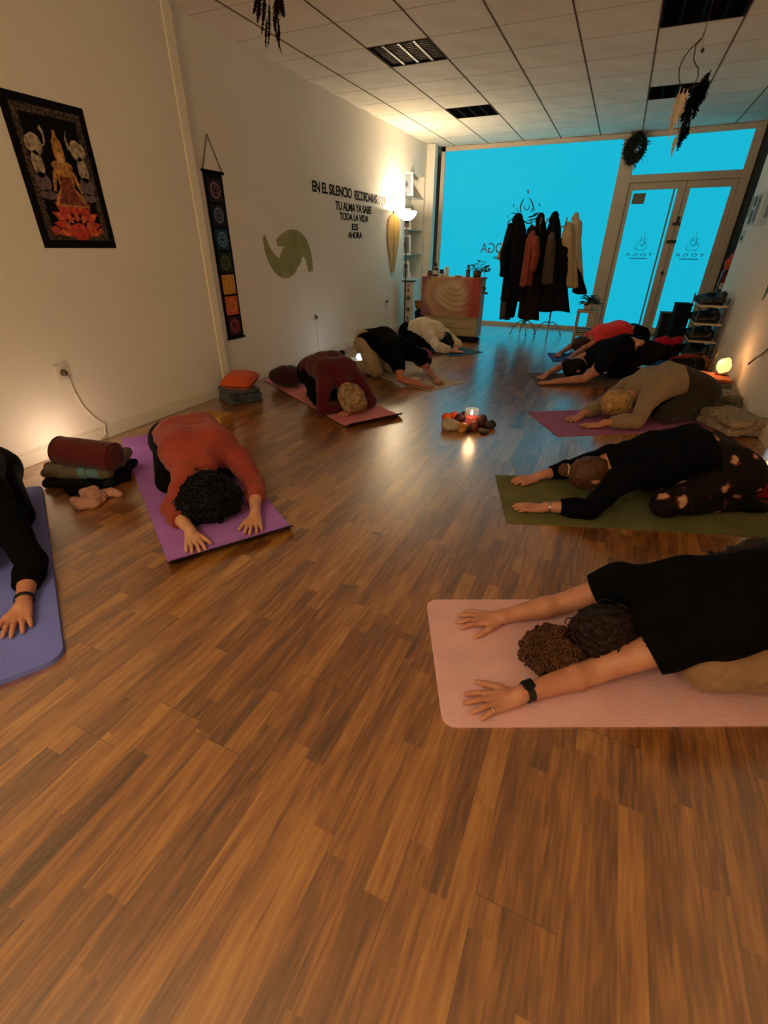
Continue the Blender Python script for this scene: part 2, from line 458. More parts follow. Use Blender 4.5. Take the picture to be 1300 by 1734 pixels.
# door unit, slightly turned
DA = math.radians(-4.0); DX0 = -.33
def D(x, y, z): # local door coordinates
    c, s = math.cos(DA), math.sin(DA); return (DX0+x*c-y*s, YG+x*s+y*c, z)
RD = Matrix.Rotation(DA, 3, 'Z')
def dbox(m, x0, x1, z0, z1, y0=-.035, y1=.045, bev=.004):
    c = D((x0+x1)/2, (y0+y1)/2, (z0+z1)/2); m.obox(c, (x1-x0, y1-y0, z1-z0), bev=bev, R=RD); return m
DW = 1.78
m = MB()
dbox(m, 0, .20, 0, ZC); dbox(m, DW-.12, DW, 0, ZC); dbox(m, .20, DW-.12, ZC-.07, ZC); dbox(m, .20, DW-.12, 2.20, 2.30)
door = m.build('door_1', M_frame); struct(door)
m = MB(); dbox(m, .20, DW-.12, 2.30, ZC-.07, 0, .012, 0); m.build('transom_pane', M_pane, door)
def leaf(x0, x1, l, r):
    m = MB()
    dbox(m, x0, x0+l, .01, 2.195, -.02, .03); dbox(m, x1-r, x1, .01, 2.195, -.02, .03)
    dbox(m, x0+l, x1-r, 2.10, 2.195, -.02, .03); dbox(m, x0+l, x1-r, .01, .12, -.02, .03)
    lf = m.build('door_leaf', M_frame, door)
    m = MB(); dbox(m, x0+l, x1-r, .12, 2.10, 0, .012, 0); m.build('pane', M_pane, lf)
    return lf
mid = 1.0
l1 = leaf(.205, mid-.004, .06, .10); l2 = leaf(mid+.004, DW-.125, .06, .07)
m = MB(); dbox(m, mid-.16, mid-.135, .12, 2.10, -.03, -.02, .002); m.build('edge_strip', mat('strip_metal', srgb(96, 130, 138), .35, .05, metal=.4), l1)
m = MB(); dbox(m, mid-.05, mid+.06, 1.62, 1.66, -.06, -.02, .006); dbox(m, mid-.01, mid+.03, 1.66, 1.74, -.05, -.02, .006); m.build('latch', M_black, l1)
m = MB(); dbox(m, mid-.07, mid+.07, 1.38, 1.42, -.07, -.02, .008); m.build('handle', M_black, l1)
m = MB(); dbox(m, mid-.03, mid+.015, .93, .98, -.05, -.02, .006); m.build('lock', M_black, l1)

# recessed ceiling lights, off
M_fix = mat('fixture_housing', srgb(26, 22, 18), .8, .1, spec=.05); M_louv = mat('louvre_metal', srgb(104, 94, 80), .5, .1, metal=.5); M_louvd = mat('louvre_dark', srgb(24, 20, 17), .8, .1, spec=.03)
def ceiling_light(c, label, bright):
    x0, y0 = GX[c[0]], GY[c[1]]; x1, y1 = GX[c[0]+1], GY[c[1]+1]; e = .014
    t = thing('ceiling_light', label, 'ceiling light', ((x0+x1)/2, (y0+y1)/2, ZC), 'recessed louvre lights')
    m = MB(); m.box((x0+e, y0+e, ZC+.075), (x1-e, y1-e, ZC+.09))
    for (a, b) in (((x0+e, y0+e), (x0+e+.008, y1-e)), ((x1-e-.008, y0+e), (x1-e, y1-e)), ((x0+e, y0+e), (x1-e, y0+e+.008)), ((x0+e, y1-e-.008), (x1-e, y1-e))):
        m.box((a[0], a[1], ZC+.002), (b[0], b[1], ZC+.08))
    m.build('housing', M_fix, t)
    m = MB()
    for k in range(1, 4):
        x = x0+(x1-x0)*k/4; m.prism([(x-.011, y0+.03, ZC+.004), (x+.011, y0+.03, ZC+.004), (x+.004, y0+.03, ZC+.05), (x-.004, y0+.03, ZC+.05)], (0, y1-y0-.06, 0))
    for k in range(1, 13):
        y = y0+(y1-y0)*k/13; m.box((x0+.03, y-.0015, ZC+.012), (x1-.03, y+.0015, ZC+.05))
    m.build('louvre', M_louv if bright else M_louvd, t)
    m = MB()
    for k in range(4):
        x = x0+(x1-x0)*(k+.5)/4; m.tube([(x, y0+.03, ZC+.062), (x, y1-.03, ZC+.062)], .008, 8)
    m.build('tube', mat('off_tube', srgb(70, 64, 56), .4, .05), t)
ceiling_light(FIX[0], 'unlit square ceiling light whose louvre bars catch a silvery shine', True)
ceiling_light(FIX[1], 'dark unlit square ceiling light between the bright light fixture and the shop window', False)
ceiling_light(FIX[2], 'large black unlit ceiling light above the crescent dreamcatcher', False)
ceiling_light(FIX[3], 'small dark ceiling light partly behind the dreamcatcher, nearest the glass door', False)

# ------------------------------------------------------------------ yoga mats
def yoga_mat(label, A, B, fwd, length, col, th=.006, rad=.03, under=None, lift=0, rough=.8, vary=.08, bump=.25, bscale=120):
    """A, B: front corners (persons' left / right or either order); fwd: unit direction towards the front edge"""
    A = np.array(A, float); B = np.array(B, float); f = np.array(fwd, float); f /= np.linalg.norm(f)
    s = B-A; wd = np.linalg.norm(s); s = s-f*(s@f); s /= np.linalg.norm(s)
    mid = (A+B)/2; C = mid-f*length/2
    # rounded outline in (u along fwd, v across)
    hl, hw = length/2, wd/2
    out = []
    for (cu, cv, a0) in ((hl-rad, hw-rad, 0), (-hl+rad, hw-rad, 90), (-hl+rad, -hw+rad, 180), (hl-rad, -hw+rad, 270)):
        for k in range(5):
            a = math.radians(a0+k*22.5); out.append((cu+rad*math.cos(a), cv+rad*math.sin(a)))
    bm = bmesh.new()
    vs = [bm.verts.new((u, v, 0)) for u, v in out]; bm.faces.new(vs)
    # cut rows so the front edge can curl up a little
    for u in (hl-.012, hl-.025, hl-.045, hl-.07, hl-.1):
        bmesh.ops.bisect_plane(bm, geom=bm.verts[:]+bm.edges[:]+bm.faces[:], plane_co=(u, 0, 0), plane_no=(1, 0, 0))
    r = bmesh.ops.extrude_face_region(bm, geom=bm.faces[:])
    for v in [g for g in r['geom'] if isinstance(g, bmesh.types.BMVert)]: v.co.z += th
    bmesh.ops.recalc_face_normals(bm, faces=bm.faces[:])
    bm.verts.index_update()
    V = []; F = [[v.index for v in q.verts] for q in bm.faces]
    nz = [q.normal.z for q in bm.faces]; mi = [1 if (under and n < .5) else 0 for n in nz]
    for v in bm.verts:
        u, vv, z = v.co
        if lift and u > hl-.1: z += lift*((u-hl+.1)/.1)**2*(1-.25*abs(vv/hw)**3)
        p = C+f*u+s*vv; V.append((p[0], p[1], z+.0005))
    bm.free()
    mm = mat('mat_foam', col, rough, vary, 6, bump, bscale, spec=.25)
    ms = [mm] + ([mat('mat_underside', under, .8, .1)] if under else [])
    o = mesh_obj('yoga_mat', V, F, None, None, False, ms, mi)
    tag(o, label, 'yoga mat', 'yoga mats on the floor')
    return o
yoga_mat('thick periwinkle blue yoga mat with rounded corners cut off by the frame edge', (-1.52, .60), (-1.86, .05), (.86, -.51), 1.68, srgb(118, 126, 214), .020, .06)
yoga_mat('purple yoga mat with black underside beneath the person in rust sweater', (-1.27, 1.68), (-1.60, 1.16), (.836, -.549), 1.95, srgb(178, 116, 204), .006, .015, (.006, .005, .006), .05)
yoga_mat('salmon pink yoga mat with black curled front edge near the wall', (-1.46, 3.66), (-1.75, 3.19), (.85, -.53), 1.9, srgb(216, 132, 138), .006, .015, (.006, .005, .006), .05)
yoga_mat('thin beige yoga mat under the person in tan trousers and black tee', (-1.33, 5.07), (-1.50, 4.56), (.91, -.41), 1.85, srgb(196, 182, 158), .005, .01)
yoga_mat('teal blue yoga mat beside the cloth-draped cabinet', (-1.53, 6.84), (-1.81, 6.38), (.86, -.51), 1.7, srgb(28, 92, 122), .006, .012)
yoga_mat('pale pink yoga mat with rounded corners, the closest to the camera', (-.20, .91), (-.455, 1.45), (-.907, -.42), 1.66, srgb(234, 182, 184), .006, .045)
yoga_mat('olive green yoga mat beneath the person in floral leggings', (-.27, 2.24), (-.46, 2.81), (-.949, -.316), 1.60, srgb(110, 108, 66), .006, .012, None, 0, .9, .18, .5, 60)
yoga_mat('mauve yoga mat under the blonde person in grey top', (-.17, 3.75), (-.49, 4.28), (-.856, -.517), 1.66, srgb(166, 100, 146), .006, .012)
yoga_mat('brown cork-coloured yoga mat under the person in backless black top', (-.52, 5.28), (-.74, 5.82), (-.92, -.39), 1.8, srgb(96, 78, 66), .005, .012)
yoga_mat('cobalt blue yoga mat under the person in coral top', (-.55, 6.65), (-.68, 7.20), (-.965, -.262), 1.8, srgb(34, 88, 172), .006, .012)

# ------------------------------------------------------------------ people
def skin_material(name, col, tattoo=False):
    m, N, L, b = NT(name)
    tc = N.new('ShaderNodeTexCoord'); nz = N.new('ShaderNodeTexNoise'); nz.inputs['Scale'].default_value = 14; nz.inputs['Detail'].default_value = 5
    L.new(tc.outputs['Object'], nz.inputs['Vector'])
    rp = N.new('ShaderNodeValToRGB'); c = col[:3]
    rp.color_ramp.elements[0].position = .3; rp.color_ramp.elements[0].color = (c[0]*.86, c[1]*.76, c[2]*.74, 1)
    rp.color_ramp.elements[1].position = .7; rp.color_ramp.elements[1].color = (min(1, c[0]*1.08), c[1]*1.1, c[2]*1.12, 1)
    L.new(nz.outputs['Fac'], rp.inputs[0]); L.new(rp.outputs[0], b.inputs['Base Color'])
    b.inputs['Roughness'].default_value = .5; b.inputs['Specular IOR Level'].default_value = .4
    b.inputs['Subsurface Weight'].default_value = .12; b.inputs['Subsurface Radius'].default_value = (.01, .004, .002); b.inputs['Subsurface Scale'].default_value = 1
    n2 = N.new('ShaderNodeTexNoise'); n2.inputs['Scale'].default_value = 220; L.new(tc.outputs['Object'], n2.inputs['Vector'])
    bp = N.new('ShaderNodeBump'); bp.inputs['Strength'].default_value = .12; bp.inputs['Distance'].default_value = .003
    L.new(n2.outputs['Fac'], bp.inputs['Height']); L.new(bp.outputs[0], b.inputs['Normal'])
    return m
SKIN = skin_material('skin', srgb(204, 142, 112)); SKIN2 = skin_material('skin_pale', srgb(214, 158, 122)); SKIN3 = skin_material('skin_tan', srgb(188, 120, 88))

DEF = dict(pelvis=(0, 0, .25), hipL=(-.01, .095, .215), hipR=(-.01, -.095, .215), kneeL=(.33, .15, .075), kneeR=(.33, -.15, .075),
           ankL=(-.06, .09, .05), ankR=(-.06, -.09, .05), toeL=(-.22, .07, .028), toeR=(-.22, -.07, .028),
           waist=(.17, 0, .315), chest=(.37, 0, .27), shL=(.49, .165, .185), shR=(.49, -.165, .185), neck=(.54, 0, .19), head=(.66, 0, .115),
           elL=(.70, .2, .075), elR=(.70, -.2, .075), wrL=(.93, .17, .038), wrR=(.93, -.17, .038), hdL=0., hdR=0., headpitch=0., headyaw=0.)
def hair_mesh(f, hair, t, name, crown, z0):
    if hair.get('wr'): f.wrinkle(hair['wr'])
    f.plane((0, 0, z0+.0005), (0, 0, -1))
    V, Q = f.nets()
    if not hair.get('curls'): return mesh_obj(name, V, Q, hair['mat'], t, True)
    n, rad, L0 = hair['curls']; mb = MB()
    Vn = V[Q].mean(1)
    e1 = V[Q[:, 1]]-V[Q[:, 0]]; e2 = V[Q[:, 2]]-V[Q[:, 0]]; nn = np.cross(e1, e2); nn /= np.linalg.norm(nn, axis=1)[:, None]+1e-9
    rr = np.random.RandomState(hair.get('seed', 3))
    cand = np.nonzero(Vn[:, 2] > z0+.02)[0]
    for q in rr.choice(cand, n):
        p = Vn[q]; nr = nn[q]; tdir = rr.normal(size=3)+crown*hair.get('flow', .8); tdir -= nr*(tdir@nr); tdir /= np.linalg.norm(tdir)+1e-9
        sdir = np.cross(nr, tdir); ph = rr.uniform(0, 6.28); Lc = L0*rr.uniform(.6, 1.3); tr = rr.uniform(1.2, 2.4); R0 = rad*rr.uniform(1.2, 2.2)
        pts = []
        for k in range(13):
            u = k/12; q_ = p+tdir*Lc*(u-.5)+sdir*R0*math.cos(ph+u*tr*6.28)+nr*(R0*math.sin(ph+u*tr*6.28)*.8+.004*(1-4*(u-.5)**2)-.02*(2*abs(u-.5))**3)
            if q_[2] < z0+.004: q_[2] = z0+.004
            pts.append(q_)
        mb.tube(pts, [rad*(.55+.45*math.sin(PI*min(1, .1+k/12*.8))) for k in range(13)], 5)
    nv = len(V); V = np.vstack([V, np.array(mb.V)])
    Fs = [tuple(x) for x in Q.tolist()]+[tuple(nv+i for i in ff) for ff in mb.F]
    return mesh_obj(name, V, Fs, hair['mat'], t, True)
def person(label, O, ang, z0=.007, J=None, WJ=None, skin=SKIN, h=.005, top=None, bottom=None, hair=None, socks=None, size=1.0, spread=1.0, hands=(1, 1), extra=None):
    """a kneeling person folded forward; J: joints in the person's frame, WJ: joints in the room's frame"""
    ca, sa = math.cos(ang), math.sin(ang)
    fwd = np.array([ca, sa, 0]); lef = np.array([-sa, ca, 0]); up = np.array([0, 0, 1.0])
    A = np.array([fwd, lef, up]); O3 = np.array([O[0], O[1], z0])
    def P(p): return O3+p[0]*fwd*size+p[1]*lef*size+p[2]*up*size
    j = dict(DEF); j.update(J or {})
    W = {k: P(v) for k, v in j.items() if isinstance(v, tuple)}
    for k, v in (WJ or {}).items():
        if hasattr(v, '__len__'): W[k] = np.array(v, float)
        else: j[k] = v
    t = thing('person', label, 'person', (O[0], O[1], z0))
    allp = np.array(list(W.values())); lo = allp.min(0)-.24; hi = allp.max(0)+.24; lo[2] = z0-.01; hi[2] = allp[:, 2].max()+.22
    S = size
    def torso(f, e, hem=None, full=True):
        d = lef*.062*S*j.get('wide', 1.0)
        c = [W['pelvis'], W['waist'], W['chest']]
        rr = [.110*S+e, .098*S+e, .108*S+e]
        for sg in (-1, 1):
            f.chain([p+sg*d*k for p, k in zip(c, (1.05, .8, 1.05))], rr, .05)
            f.cone(W['chest']+sg*d*1.1, W['shL' if sg > 0 else 'shR'], .098*S+e, .06*S+e, .05)
        f.cone(W['chest'], W['neck']-(W['neck']-W['chest'])*.12, .09*S+e, .06*S+e, .05)
    def hips(f, e):
        for sd in 'LR':
            sg = 1 if sd == 'L' else -1
            f.ell(W['hip'+sd]-fwd*.035*S, np.array([.115, .105, .12])*S+e, A, .04)
    def legs(f, e, foot=True, t1=1.0, bulge=1.0):
        for sd in 'LR':
            hp, kn, an, to = W['hip'+sd], W['knee'+sd], W['ank'+sd], W['toe'+sd]
            f.cone(hp, kn, .088*S*bulge+e, .062*S+e, .03)
            mid = kn+(an-kn)*.38
            f.chain([kn, mid+up*.008, kn+(an-kn)*t1], [.056*S+e, .056*S*bulge+e, (.036*S if t1 >= 1 else .042*S)+e], .02)
            if foot:
                f.chain([an, (an+to)/2+up*.006, to], [.036*S+e, .034*S+e, .022*S+e], .02)
                f.ell(an-(to-an)*-.02+up*.012, np.array([.04, .036, .036])*S+e, A, .02)
    def arm(f, sd, e, t0=0.0, t1=2.0, puff=1.0, k=.018):
        sh, el, wr = W['sh'+sd], W['el'+sd], W['wr'+sd]
        f.cone(sh, el, (.052*S)*puff+e, (.040*S)*puff+e, k) if t1 >= 1 else f.cone(sh, sh+(el-sh)*t1, .052*S*puff+e, (.052-.012*t1)*S*puff+e, k)
        if t1 > 1:
            q = t1-1; m1 = el+(wr-el)*.3
            e1 = el+(wr-el)*min(q, 1)
            f.chain([el, m1, e1] if q > .3 else [el, e1], [.040*S*puff+e, .042*S*puff+e, (.042-.016*q)*S*puff+e] if q > .3 else [.04*S*puff+e, .042*S*puff+e], .012)
    def hand(f, sd, spread):
        wr, el = W['wr'+sd], W['el'+sd]
        d = (wr-el); d[2] = 0; d /= np.linalg.norm(d)
        a = math.radians(j['hd'+sd]); d = np.array([d[0]*math.cos(a)-d[1]*math.sin(a), d[0]*math.sin(a)+d[1]*math.cos(a), 0])
        l = np.array([-d[1], d[0], 0]); s_ = -l if sd == 'L' else l     # s_ : towards the thumb
        g = S*1.02
        def H(x, y, z): return np.array([wr[0], wr[1], z0])+d*x*g+s_*y*g+up*z*g
        w0 = np.array(wr)
        f.cone(w0, H(.035, 0, .026), .026*S, .022*S, .012)
        kn = []
        for i, (y, ln, kx) in enumerate(((.030, .072, .092), (.010, .080, .096), (-.011, .073, .092), (-.030, .058, .083))):
            f.cone(H(.02, y*.55, .024), H(kx, y, .0185), .0165*g, .0115*g, .010)
            an = math.radians((13, 3, -7, -18)[i]*spread+(0, 1, -1, 2)[i])
            dx, dy = math.cos(an), math.sin(an)
            p0 = H(kx, y, .0185); p1 = H(kx+dx*ln*.42, y+dy*ln*.42, .021); p2 = H(kx+dx*ln*.74, y+dy*ln*.74, .0145); p3 = H(kx+dx*ln*1.0, y+dy*ln*1.0, .0085)
            f.chain([p0, p1, p2, p3], [.0108*g, .0092*g, .0084*g, .0072*g], .004)
        at = math.radians(42*min(1.25, spread)); q0 = H(.025, .022, .020); q1 = H(.025+.045*math.cos(at), .022+.045*math.sin(at), .018)
        q2 = H(.025+.078*math.cos(at*.85), .024+.072*math.sin(at), .013); q3 = H(.025+.104*math.cos(at*.78), .025+.092*math.sin(at), .009)
        f.chain([q0, q1, q2, q3], [.017*g, .0125*g, .0105*g, .0085*g], .006)
        return H
    hp_, hy_ = j['headpitch'], j['headyaw']
    crown = fwd*math.cos(hy_)*math.cos(hp_)+lef*math.sin(hy_)*math.cos(hp_)+up*math.sin(hp_)
    side = np.cross(up, crown); side /= np.linalg.norm(side); back = np.cross(crown, side)
    HA = np.array([crown, side, back]); hc = W['head']
    def head(f, e):
        f.ell(hc, np.array([.112, .077, .094])*S+e, HA, .02)
        f.ell(hc-crown*.065*S-back*.045*S, np.array([.06, .055, .055])*S+e, HA, .03)
    # body: one continuous surface
    f = Field(lo, hi, h)
    torso(f, -.006); hips(f, -.008); legs(f, -.004)
    for sd in 'LR': arm(f, sd, 0)
    f.cone(W['neck']-(W['neck']-W['chest'])*.2, hc-crown*.06*S, .056*S, .05*S, .03)
    head(f, 0)
    f.ell(hc-back*.095*S-crown*.012*S, np.array([.02, .013, .014])*S, HA, .012)      # nose
    for sg in (-1, 1):
        f.ell(hc+side*sg*.079*S-crown*.012*S-back*.008*S, np.array([.030, .009, .019])*S, HA, .006)
        f.ell(hc+side*sg*.086*S-crown*.010*S-back*.008*S, np.array([.016, .006, .009])*S, HA, .003, op='s')
    HF = {}
    for i, sd in enumerate('LR'):
        if hands[i]: HF[sd] = hand(f, sd, spread)
    f.plane((0, 0, z0+.0005), (0, 0, -1))
    f.build('body', skin, t)
    # trousers
    if bottom:
        f = Field(lo, hi, h*1.15)
        e = bottom.get('e', .006)
        hips(f, e); legs(f, e, False, bottom.get('len', .93), bottom.get('bulge', 1.0))
        for sg in (-1, 1): f.cone(W['pelvis']+sg*lef*.065*S, W['pelvis']+(W['waist']-W['pelvis'])*bottom.get('rise', .35)+sg*lef*.055*S, .108*S+e*.7, .10*S+e*.7, .05)
        for (pp, rr) in bottom.get('holes', []): f.ell(P(pp), np.array(rr)*S, A, .006, 's')
        if bottom.get('wr'): f.wrinkle(bottom['wr'])
        f.plane((0, 0, z0+.0005), (0, 0, -1))
        b_ = f.build(bottom.get('name', 'trousers'), bottom['mat'], t)
        if bottom.get('label'): b_['label'] = bottom['label']
    # top
    if top:
        f = Field(lo, hi, h)
        e = top.get('e', .012)
        torso(f, e)
        if top.get('low', 1): hips(f, e-.004)
        if top.get('back_cut') is not None: pass
        sl = top.get('sleeve', 1.8)
        if sl > 0:
            for sd in 'LR':
                arm(f, sd, e*.8, 0, top.get('sleeve'+sd, sl), top.get('puff', 1.06), .03)
        if top.get('hood'):
            f.chain([W['neck']+up*.03+lef*.07-fwd*.03, W['neck']+up*.055-fwd*.06, W['neck']+up*.03-lef*.07-fwd*.03], [.03, .045, .03], .03)
        if top.get('wr'): f.wrinkle(top['wr'])
        # hem and openings
        hem = top.get('hem', -.02); hp = P((hem, 0, 0)); hn = -fwd*math.cos(top.get('tilt', .5))-up*math.sin(top.get('tilt', .5))*0+up*math.sin(top.get('tilt', .5))
        f.plane(P((hem, 0, .25)), hn)
        if sl > 0:
            for sd in 'LR':
                sh, el, wr = W['sh'+sd], W['el'+sd], W['wr'+sd]; sl = top.get('sleeve'+sd, top.get('sleeve', 1.8))
                if sl <= 1: c = sh+(el-sh)*sl*.92; dv = el-sh; ln = .14
                else: c = el+(wr-el)*(sl-1)*.97; dv = wr-el; ln = .12
                f.cyl_cut(c, dv, ln, .078 if sl <= 1 else .062)
        else:
            for sd in 'LR':
                sh, el = W['sh'+sd], W['el'+sd]; f.cyl_cut(sh-(el-sh)/np.linalg.norm(el-sh)*.035, el-sh, .22, .115)
        nk = W['neck']; dv = hc-nk
        f.cyl_cut(nk+dv*top.get('neckline', .0), dv, .13, .085)
        for (pp, rr) in top.get('holes', []): f.ell(P(pp), np.array(rr)*S, A, .006, 's')
        f.plane((0, 0, z0+.0005), (0, 0, -1))
        o_ = f.build(top.get('name', 'sweater'), top['mat'], t)
    # feet covering
    if socks:
        f = Field(lo, hi, h*1.3)
        for sd in 'LR':
            an, to = W['ank'+sd], W['toe'+sd]; kn = W['knee'+sd]
            f.chain([an+(kn-an)*.12, an, (an+to)/2+up*.006, to], [.045*S, .043*S, .040*S, .028*S], .02)
            f.ell(an+up*.012, np.array([.046, .042, .042])*S, A, .02)
        f.plane((0, 0, z0+.0005), (0, 0, -1))
        f.build('socks', socks, t)
    # hair
    if hair:
        f = Field(hc-.36, hc+.36, hair.get('h', .006)); e = hair.get('e', .016)
        f.ell(hc+back*.004, np.array([.114, .080, .096])*S+e, HA, .02)
        # clear the face and the ears
        f.ell(hc-back*.115*S-crown*.05*S, np.array([.105, .10, .075])*S, HA, .01, 's')
        if not hair.get('cover'):
            for sg in (-1, 1): f.ell(hc+side*sg*.105*S-crown*.014*S-back*.012*S, np.array([.034, .03, .026])*S, HA, .006, 's')
        for (c, r, rad) in hair.get('blobs', []):     # c in head frame (crown, side, back)
            f.ell(hc+(crown*c[0]+side*c[1]+back*c[2])*S, np.array(r)*S, HA, rad)
        if hair.get('nape', 1): f.cone(hc-crown*.05*S+back*.03*S, hc-crown*.115*S+back*.035*S, .062*S, .05*S, .03)
        for chain in hair.get('locks', []):
            pts = [hc+(crown*c[0]+side*c[1]+back*c[2])*S for c, _ in chain]; f.chain(pts, [q*S for _, q in chain], .015)
        o_ = hair_mesh(f, hair, t, 'hair', crown, z0)
        if hair.get('label'): o_['label'] = hair['label']
    if extra: extra(t, W, P, HF, dict(fwd=fwd, lef=lef, up=up, crown=crown, side=side, back=back, hc=hc, S=S, z0=z0))
    return t
def ring_band(name, W, sd, tpos, r, wd, m_, parent, th=.003):
    """a band around the forearm at fraction tpos of elbow-wrist"""
    el, wr = W['el'+sd], W['wr'+sd]; c = el+(wr-el)*tpos; d = (wr-el)/np.linalg.norm(wr-el)
    a = np.cross(d, [0, 0, 1.]); a /= np.linalg.norm(a); b = np.cross(a, d); mb = MB()
    n = 28; V = []; F = []
    for (u, rr) in ((-wd/2, r), (-wd/2, r+th), (wd/2, r+th), (wd/2, r)):
        for k in range(n):
            an = 2*PI*k/n; V.append(c+d*u+(a*math.cos(an)+b*math.sin(an)*.92)*rr)
    for i in range(4):
        for k in range(n): F.append((i*n+k, i*n+(k+1) % n, ((i+1) % 4)*n+(k+1) % n, ((i+1) % 4)*n+k))
    mb.add(V, F); return mb.build(name, m_, parent, 40), c, d, a, b

def fabric(name, col, bump=.35, bscale=260, vary=.12, rough=.9, sheen=.15, scale=9):
    dark = max(col[:3]) < .02
    return mat(name, col, rough, vary, scale, bump, bscale, spec=.06 if dark else .15, sheen=0 if dark else sheen)
C_blackcloth = (.0035, .0035, .0045)
F_black = fabric('black_cotton', C_blackcloth, sheen=.03); F_legg = fabric('black_leggings', (.003, .003, .0035), .15, 300, sheen=.02, rough=.8)
F_navy = fabric('black_knit', (.004, .004, .006), .5, 180, sheen=.04)
F_rust = fabric('rust_knit', srgb(160, 66, 52), .4, 240); F_burg = fabric('burgundy_knit', srgb(84, 18, 24), .4, 240)
F_white = fabric('cream_knit', srgb(218, 200, 168), .5, 160); F_tan = fabric('tan_cotton', srgb(158, 122, 88), .3, 240)
F_tang = fabric('stone_cotton', srgb(170, 148, 112), .3, 240)
F_greyk = fabric('oatmeal_knit', srgb(150, 128, 100), .5, 160); F_dgrey = fabric('charcoal_jersey', srgb(52, 44, 38), .3, 200)
F_coral = fabric('coral_jersey', srgb(232, 60, 62), .3, 220)
H_black = mat('black_hair', (.004, .0035, .0035), .55, .3, 30, .5, 140, spec=.2); H_brown = mat('brown_hair', srgb(62, 36, 22), .5, .35, 30, .5, 160, spec=.35)
H_lbrown = mat('auburn_hair', srgb(92, 56, 34), .5, .3, 30, .5, 160, spec=.35); H_grey = mat('greying_hair', srgb(150, 118, 84), .5, .6, 24, .5, 160, spec=.3)
H_blond = mat('blonde_hair', srgb(186, 146, 92), .5, .35, 26, .5, 160, spec=.3)
def floral_material():
    m, N, L, b = NT('floral_print')
    tc = N.new('ShaderNodeTexCoord'); v = N.new('ShaderNodeTexVoronoi'); v.inputs['Scale'].default_value = 11; v.feature = 'F1'
    n1 = N.new('ShaderNodeTexNoise'); n1.inputs['Scale'].default_value = 24; L.new(tc.outputs['Object'], n1.inputs['Vector'])
    ad = N.new('ShaderNodeMix'); ad.data_type = 'RGBA'; ad.inputs['Factor'].default_value = .06; L.new(tc.outputs['Object'], ad.inputs['A']); L.new(n1.outputs['Color'], ad.inputs['B'])
    L.new(ad.outputs['Result'], v.inputs['Vector'])
    ms = N.new('ShaderNodeTexNoise'); ms.inputs['Scale'].default_value = 5; L.new(tc.outputs['Object'], ms.inputs['Vector'])
    mt = N.new('ShaderNodeMath'); mt.operation = 'MULTIPLY_ADD'; L.new(ms.outputs['Fac'], mt.inputs[0]); mt.inputs[1].default_value = -1.0; mt.inputs[2].default_value = .78
    sb = N.new('ShaderNodeMath'); sb.operation = 'ADD'; L.new(v.outputs['Distance'], sb.inputs[0]); L.new(mt.outputs[0], sb.inputs[1])
    rp = N.new('ShaderNodeValToRGB'); e = rp.color_ramp.elements; rp.color_ramp.interpolation = 'LINEAR'
    e[0].position = .0; e[0].color = srgb(214, 170, 130); e[1].position = .62; e[1].color = srgb(24, 15, 18)
    x = e.new(.46); x.color = srgb(206, 150, 120); x = e.new(.54); x.color = srgb(96, 48, 40)
    L.new(sb.outputs[0], rp.inputs[0]); L.new(rp.outputs[0], b.inputs['Base Color']); b.inputs['Roughness'].default_value = .85; b.inputs['Specular IOR Level'].default_value = .2
    return m
M_watch = mat('black_rubber', (.01, .01, .011), .4, .1); M_silver = mat('silver', (.7, .68, .64), .25, .05, metal=1)
def A2(dx, dy): return math.atan2(dy, dx)

H_dbrown = mat('dark_brown_hair', srgb(34, 20, 14), .5, .35, 30, .5, 160, spec=.25); H_curl = mat('curly_hair', srgb(84, 50, 30), .5, .45, 24, .5, 160, spec=.3)
# --- the person in rust sweater (purple mat)
def ex_rust(t, W, P, HF, B): pass
person('person folded forward in rust sweater and black leggings, big black curly hair', (-2.33, 2.06), A2(.836, -.549), J=dict(
        hdL=-4, hdR=-14, wide=1.28, pelvis=(0, 0, .225), waist=(.17, .0, .285), chest=(.36, 0, .265), hipL=(-.01, .115, .2), hipR=(-.01, -.115, .2), kneeL=(.30, .20, .075), kneeR=(.30, -.20, .075)),
    WJ=dict(shR=onz(318, 805, .20), shL=onz(400, 775, .20), elR=onz(292, 862, .07), wrR=onz(322, 898, .045), elL=onz(432, 822, .08), wrL=onz(432, 868, .042),
        head=onz(352, 842, .115), neck=onz(348, 790, .22)), skin=SKIN2, h=.0045, size=1.0, spread=.75,
    top=dict(mat=F_rust, e=.016, sleeve=1.55, hem=-.05, tilt=.5, low=0, neckline=.25, wr=wav(3, (5, 9, 14), .006), puff=1.12, name='sweater'),
    bottom=dict(mat=F_legg, e=.006, name='leggings', rise=.6),
    hair=dict(mat=H_black, e=.035, blobs=[((.02, .095, -.02), (.09, .075, .085), .03), ((.02, -.095, -.02), (.09, .075, .085), .03), ((.06, 0, -.02), (.09, .12, .08), .03), ((-.08, 0, .05), (.08, .10, .06), .03)],
        curls=(520, .0042, .075), wr=wav(5, (14, 22), .01), cover=True, seed=4))

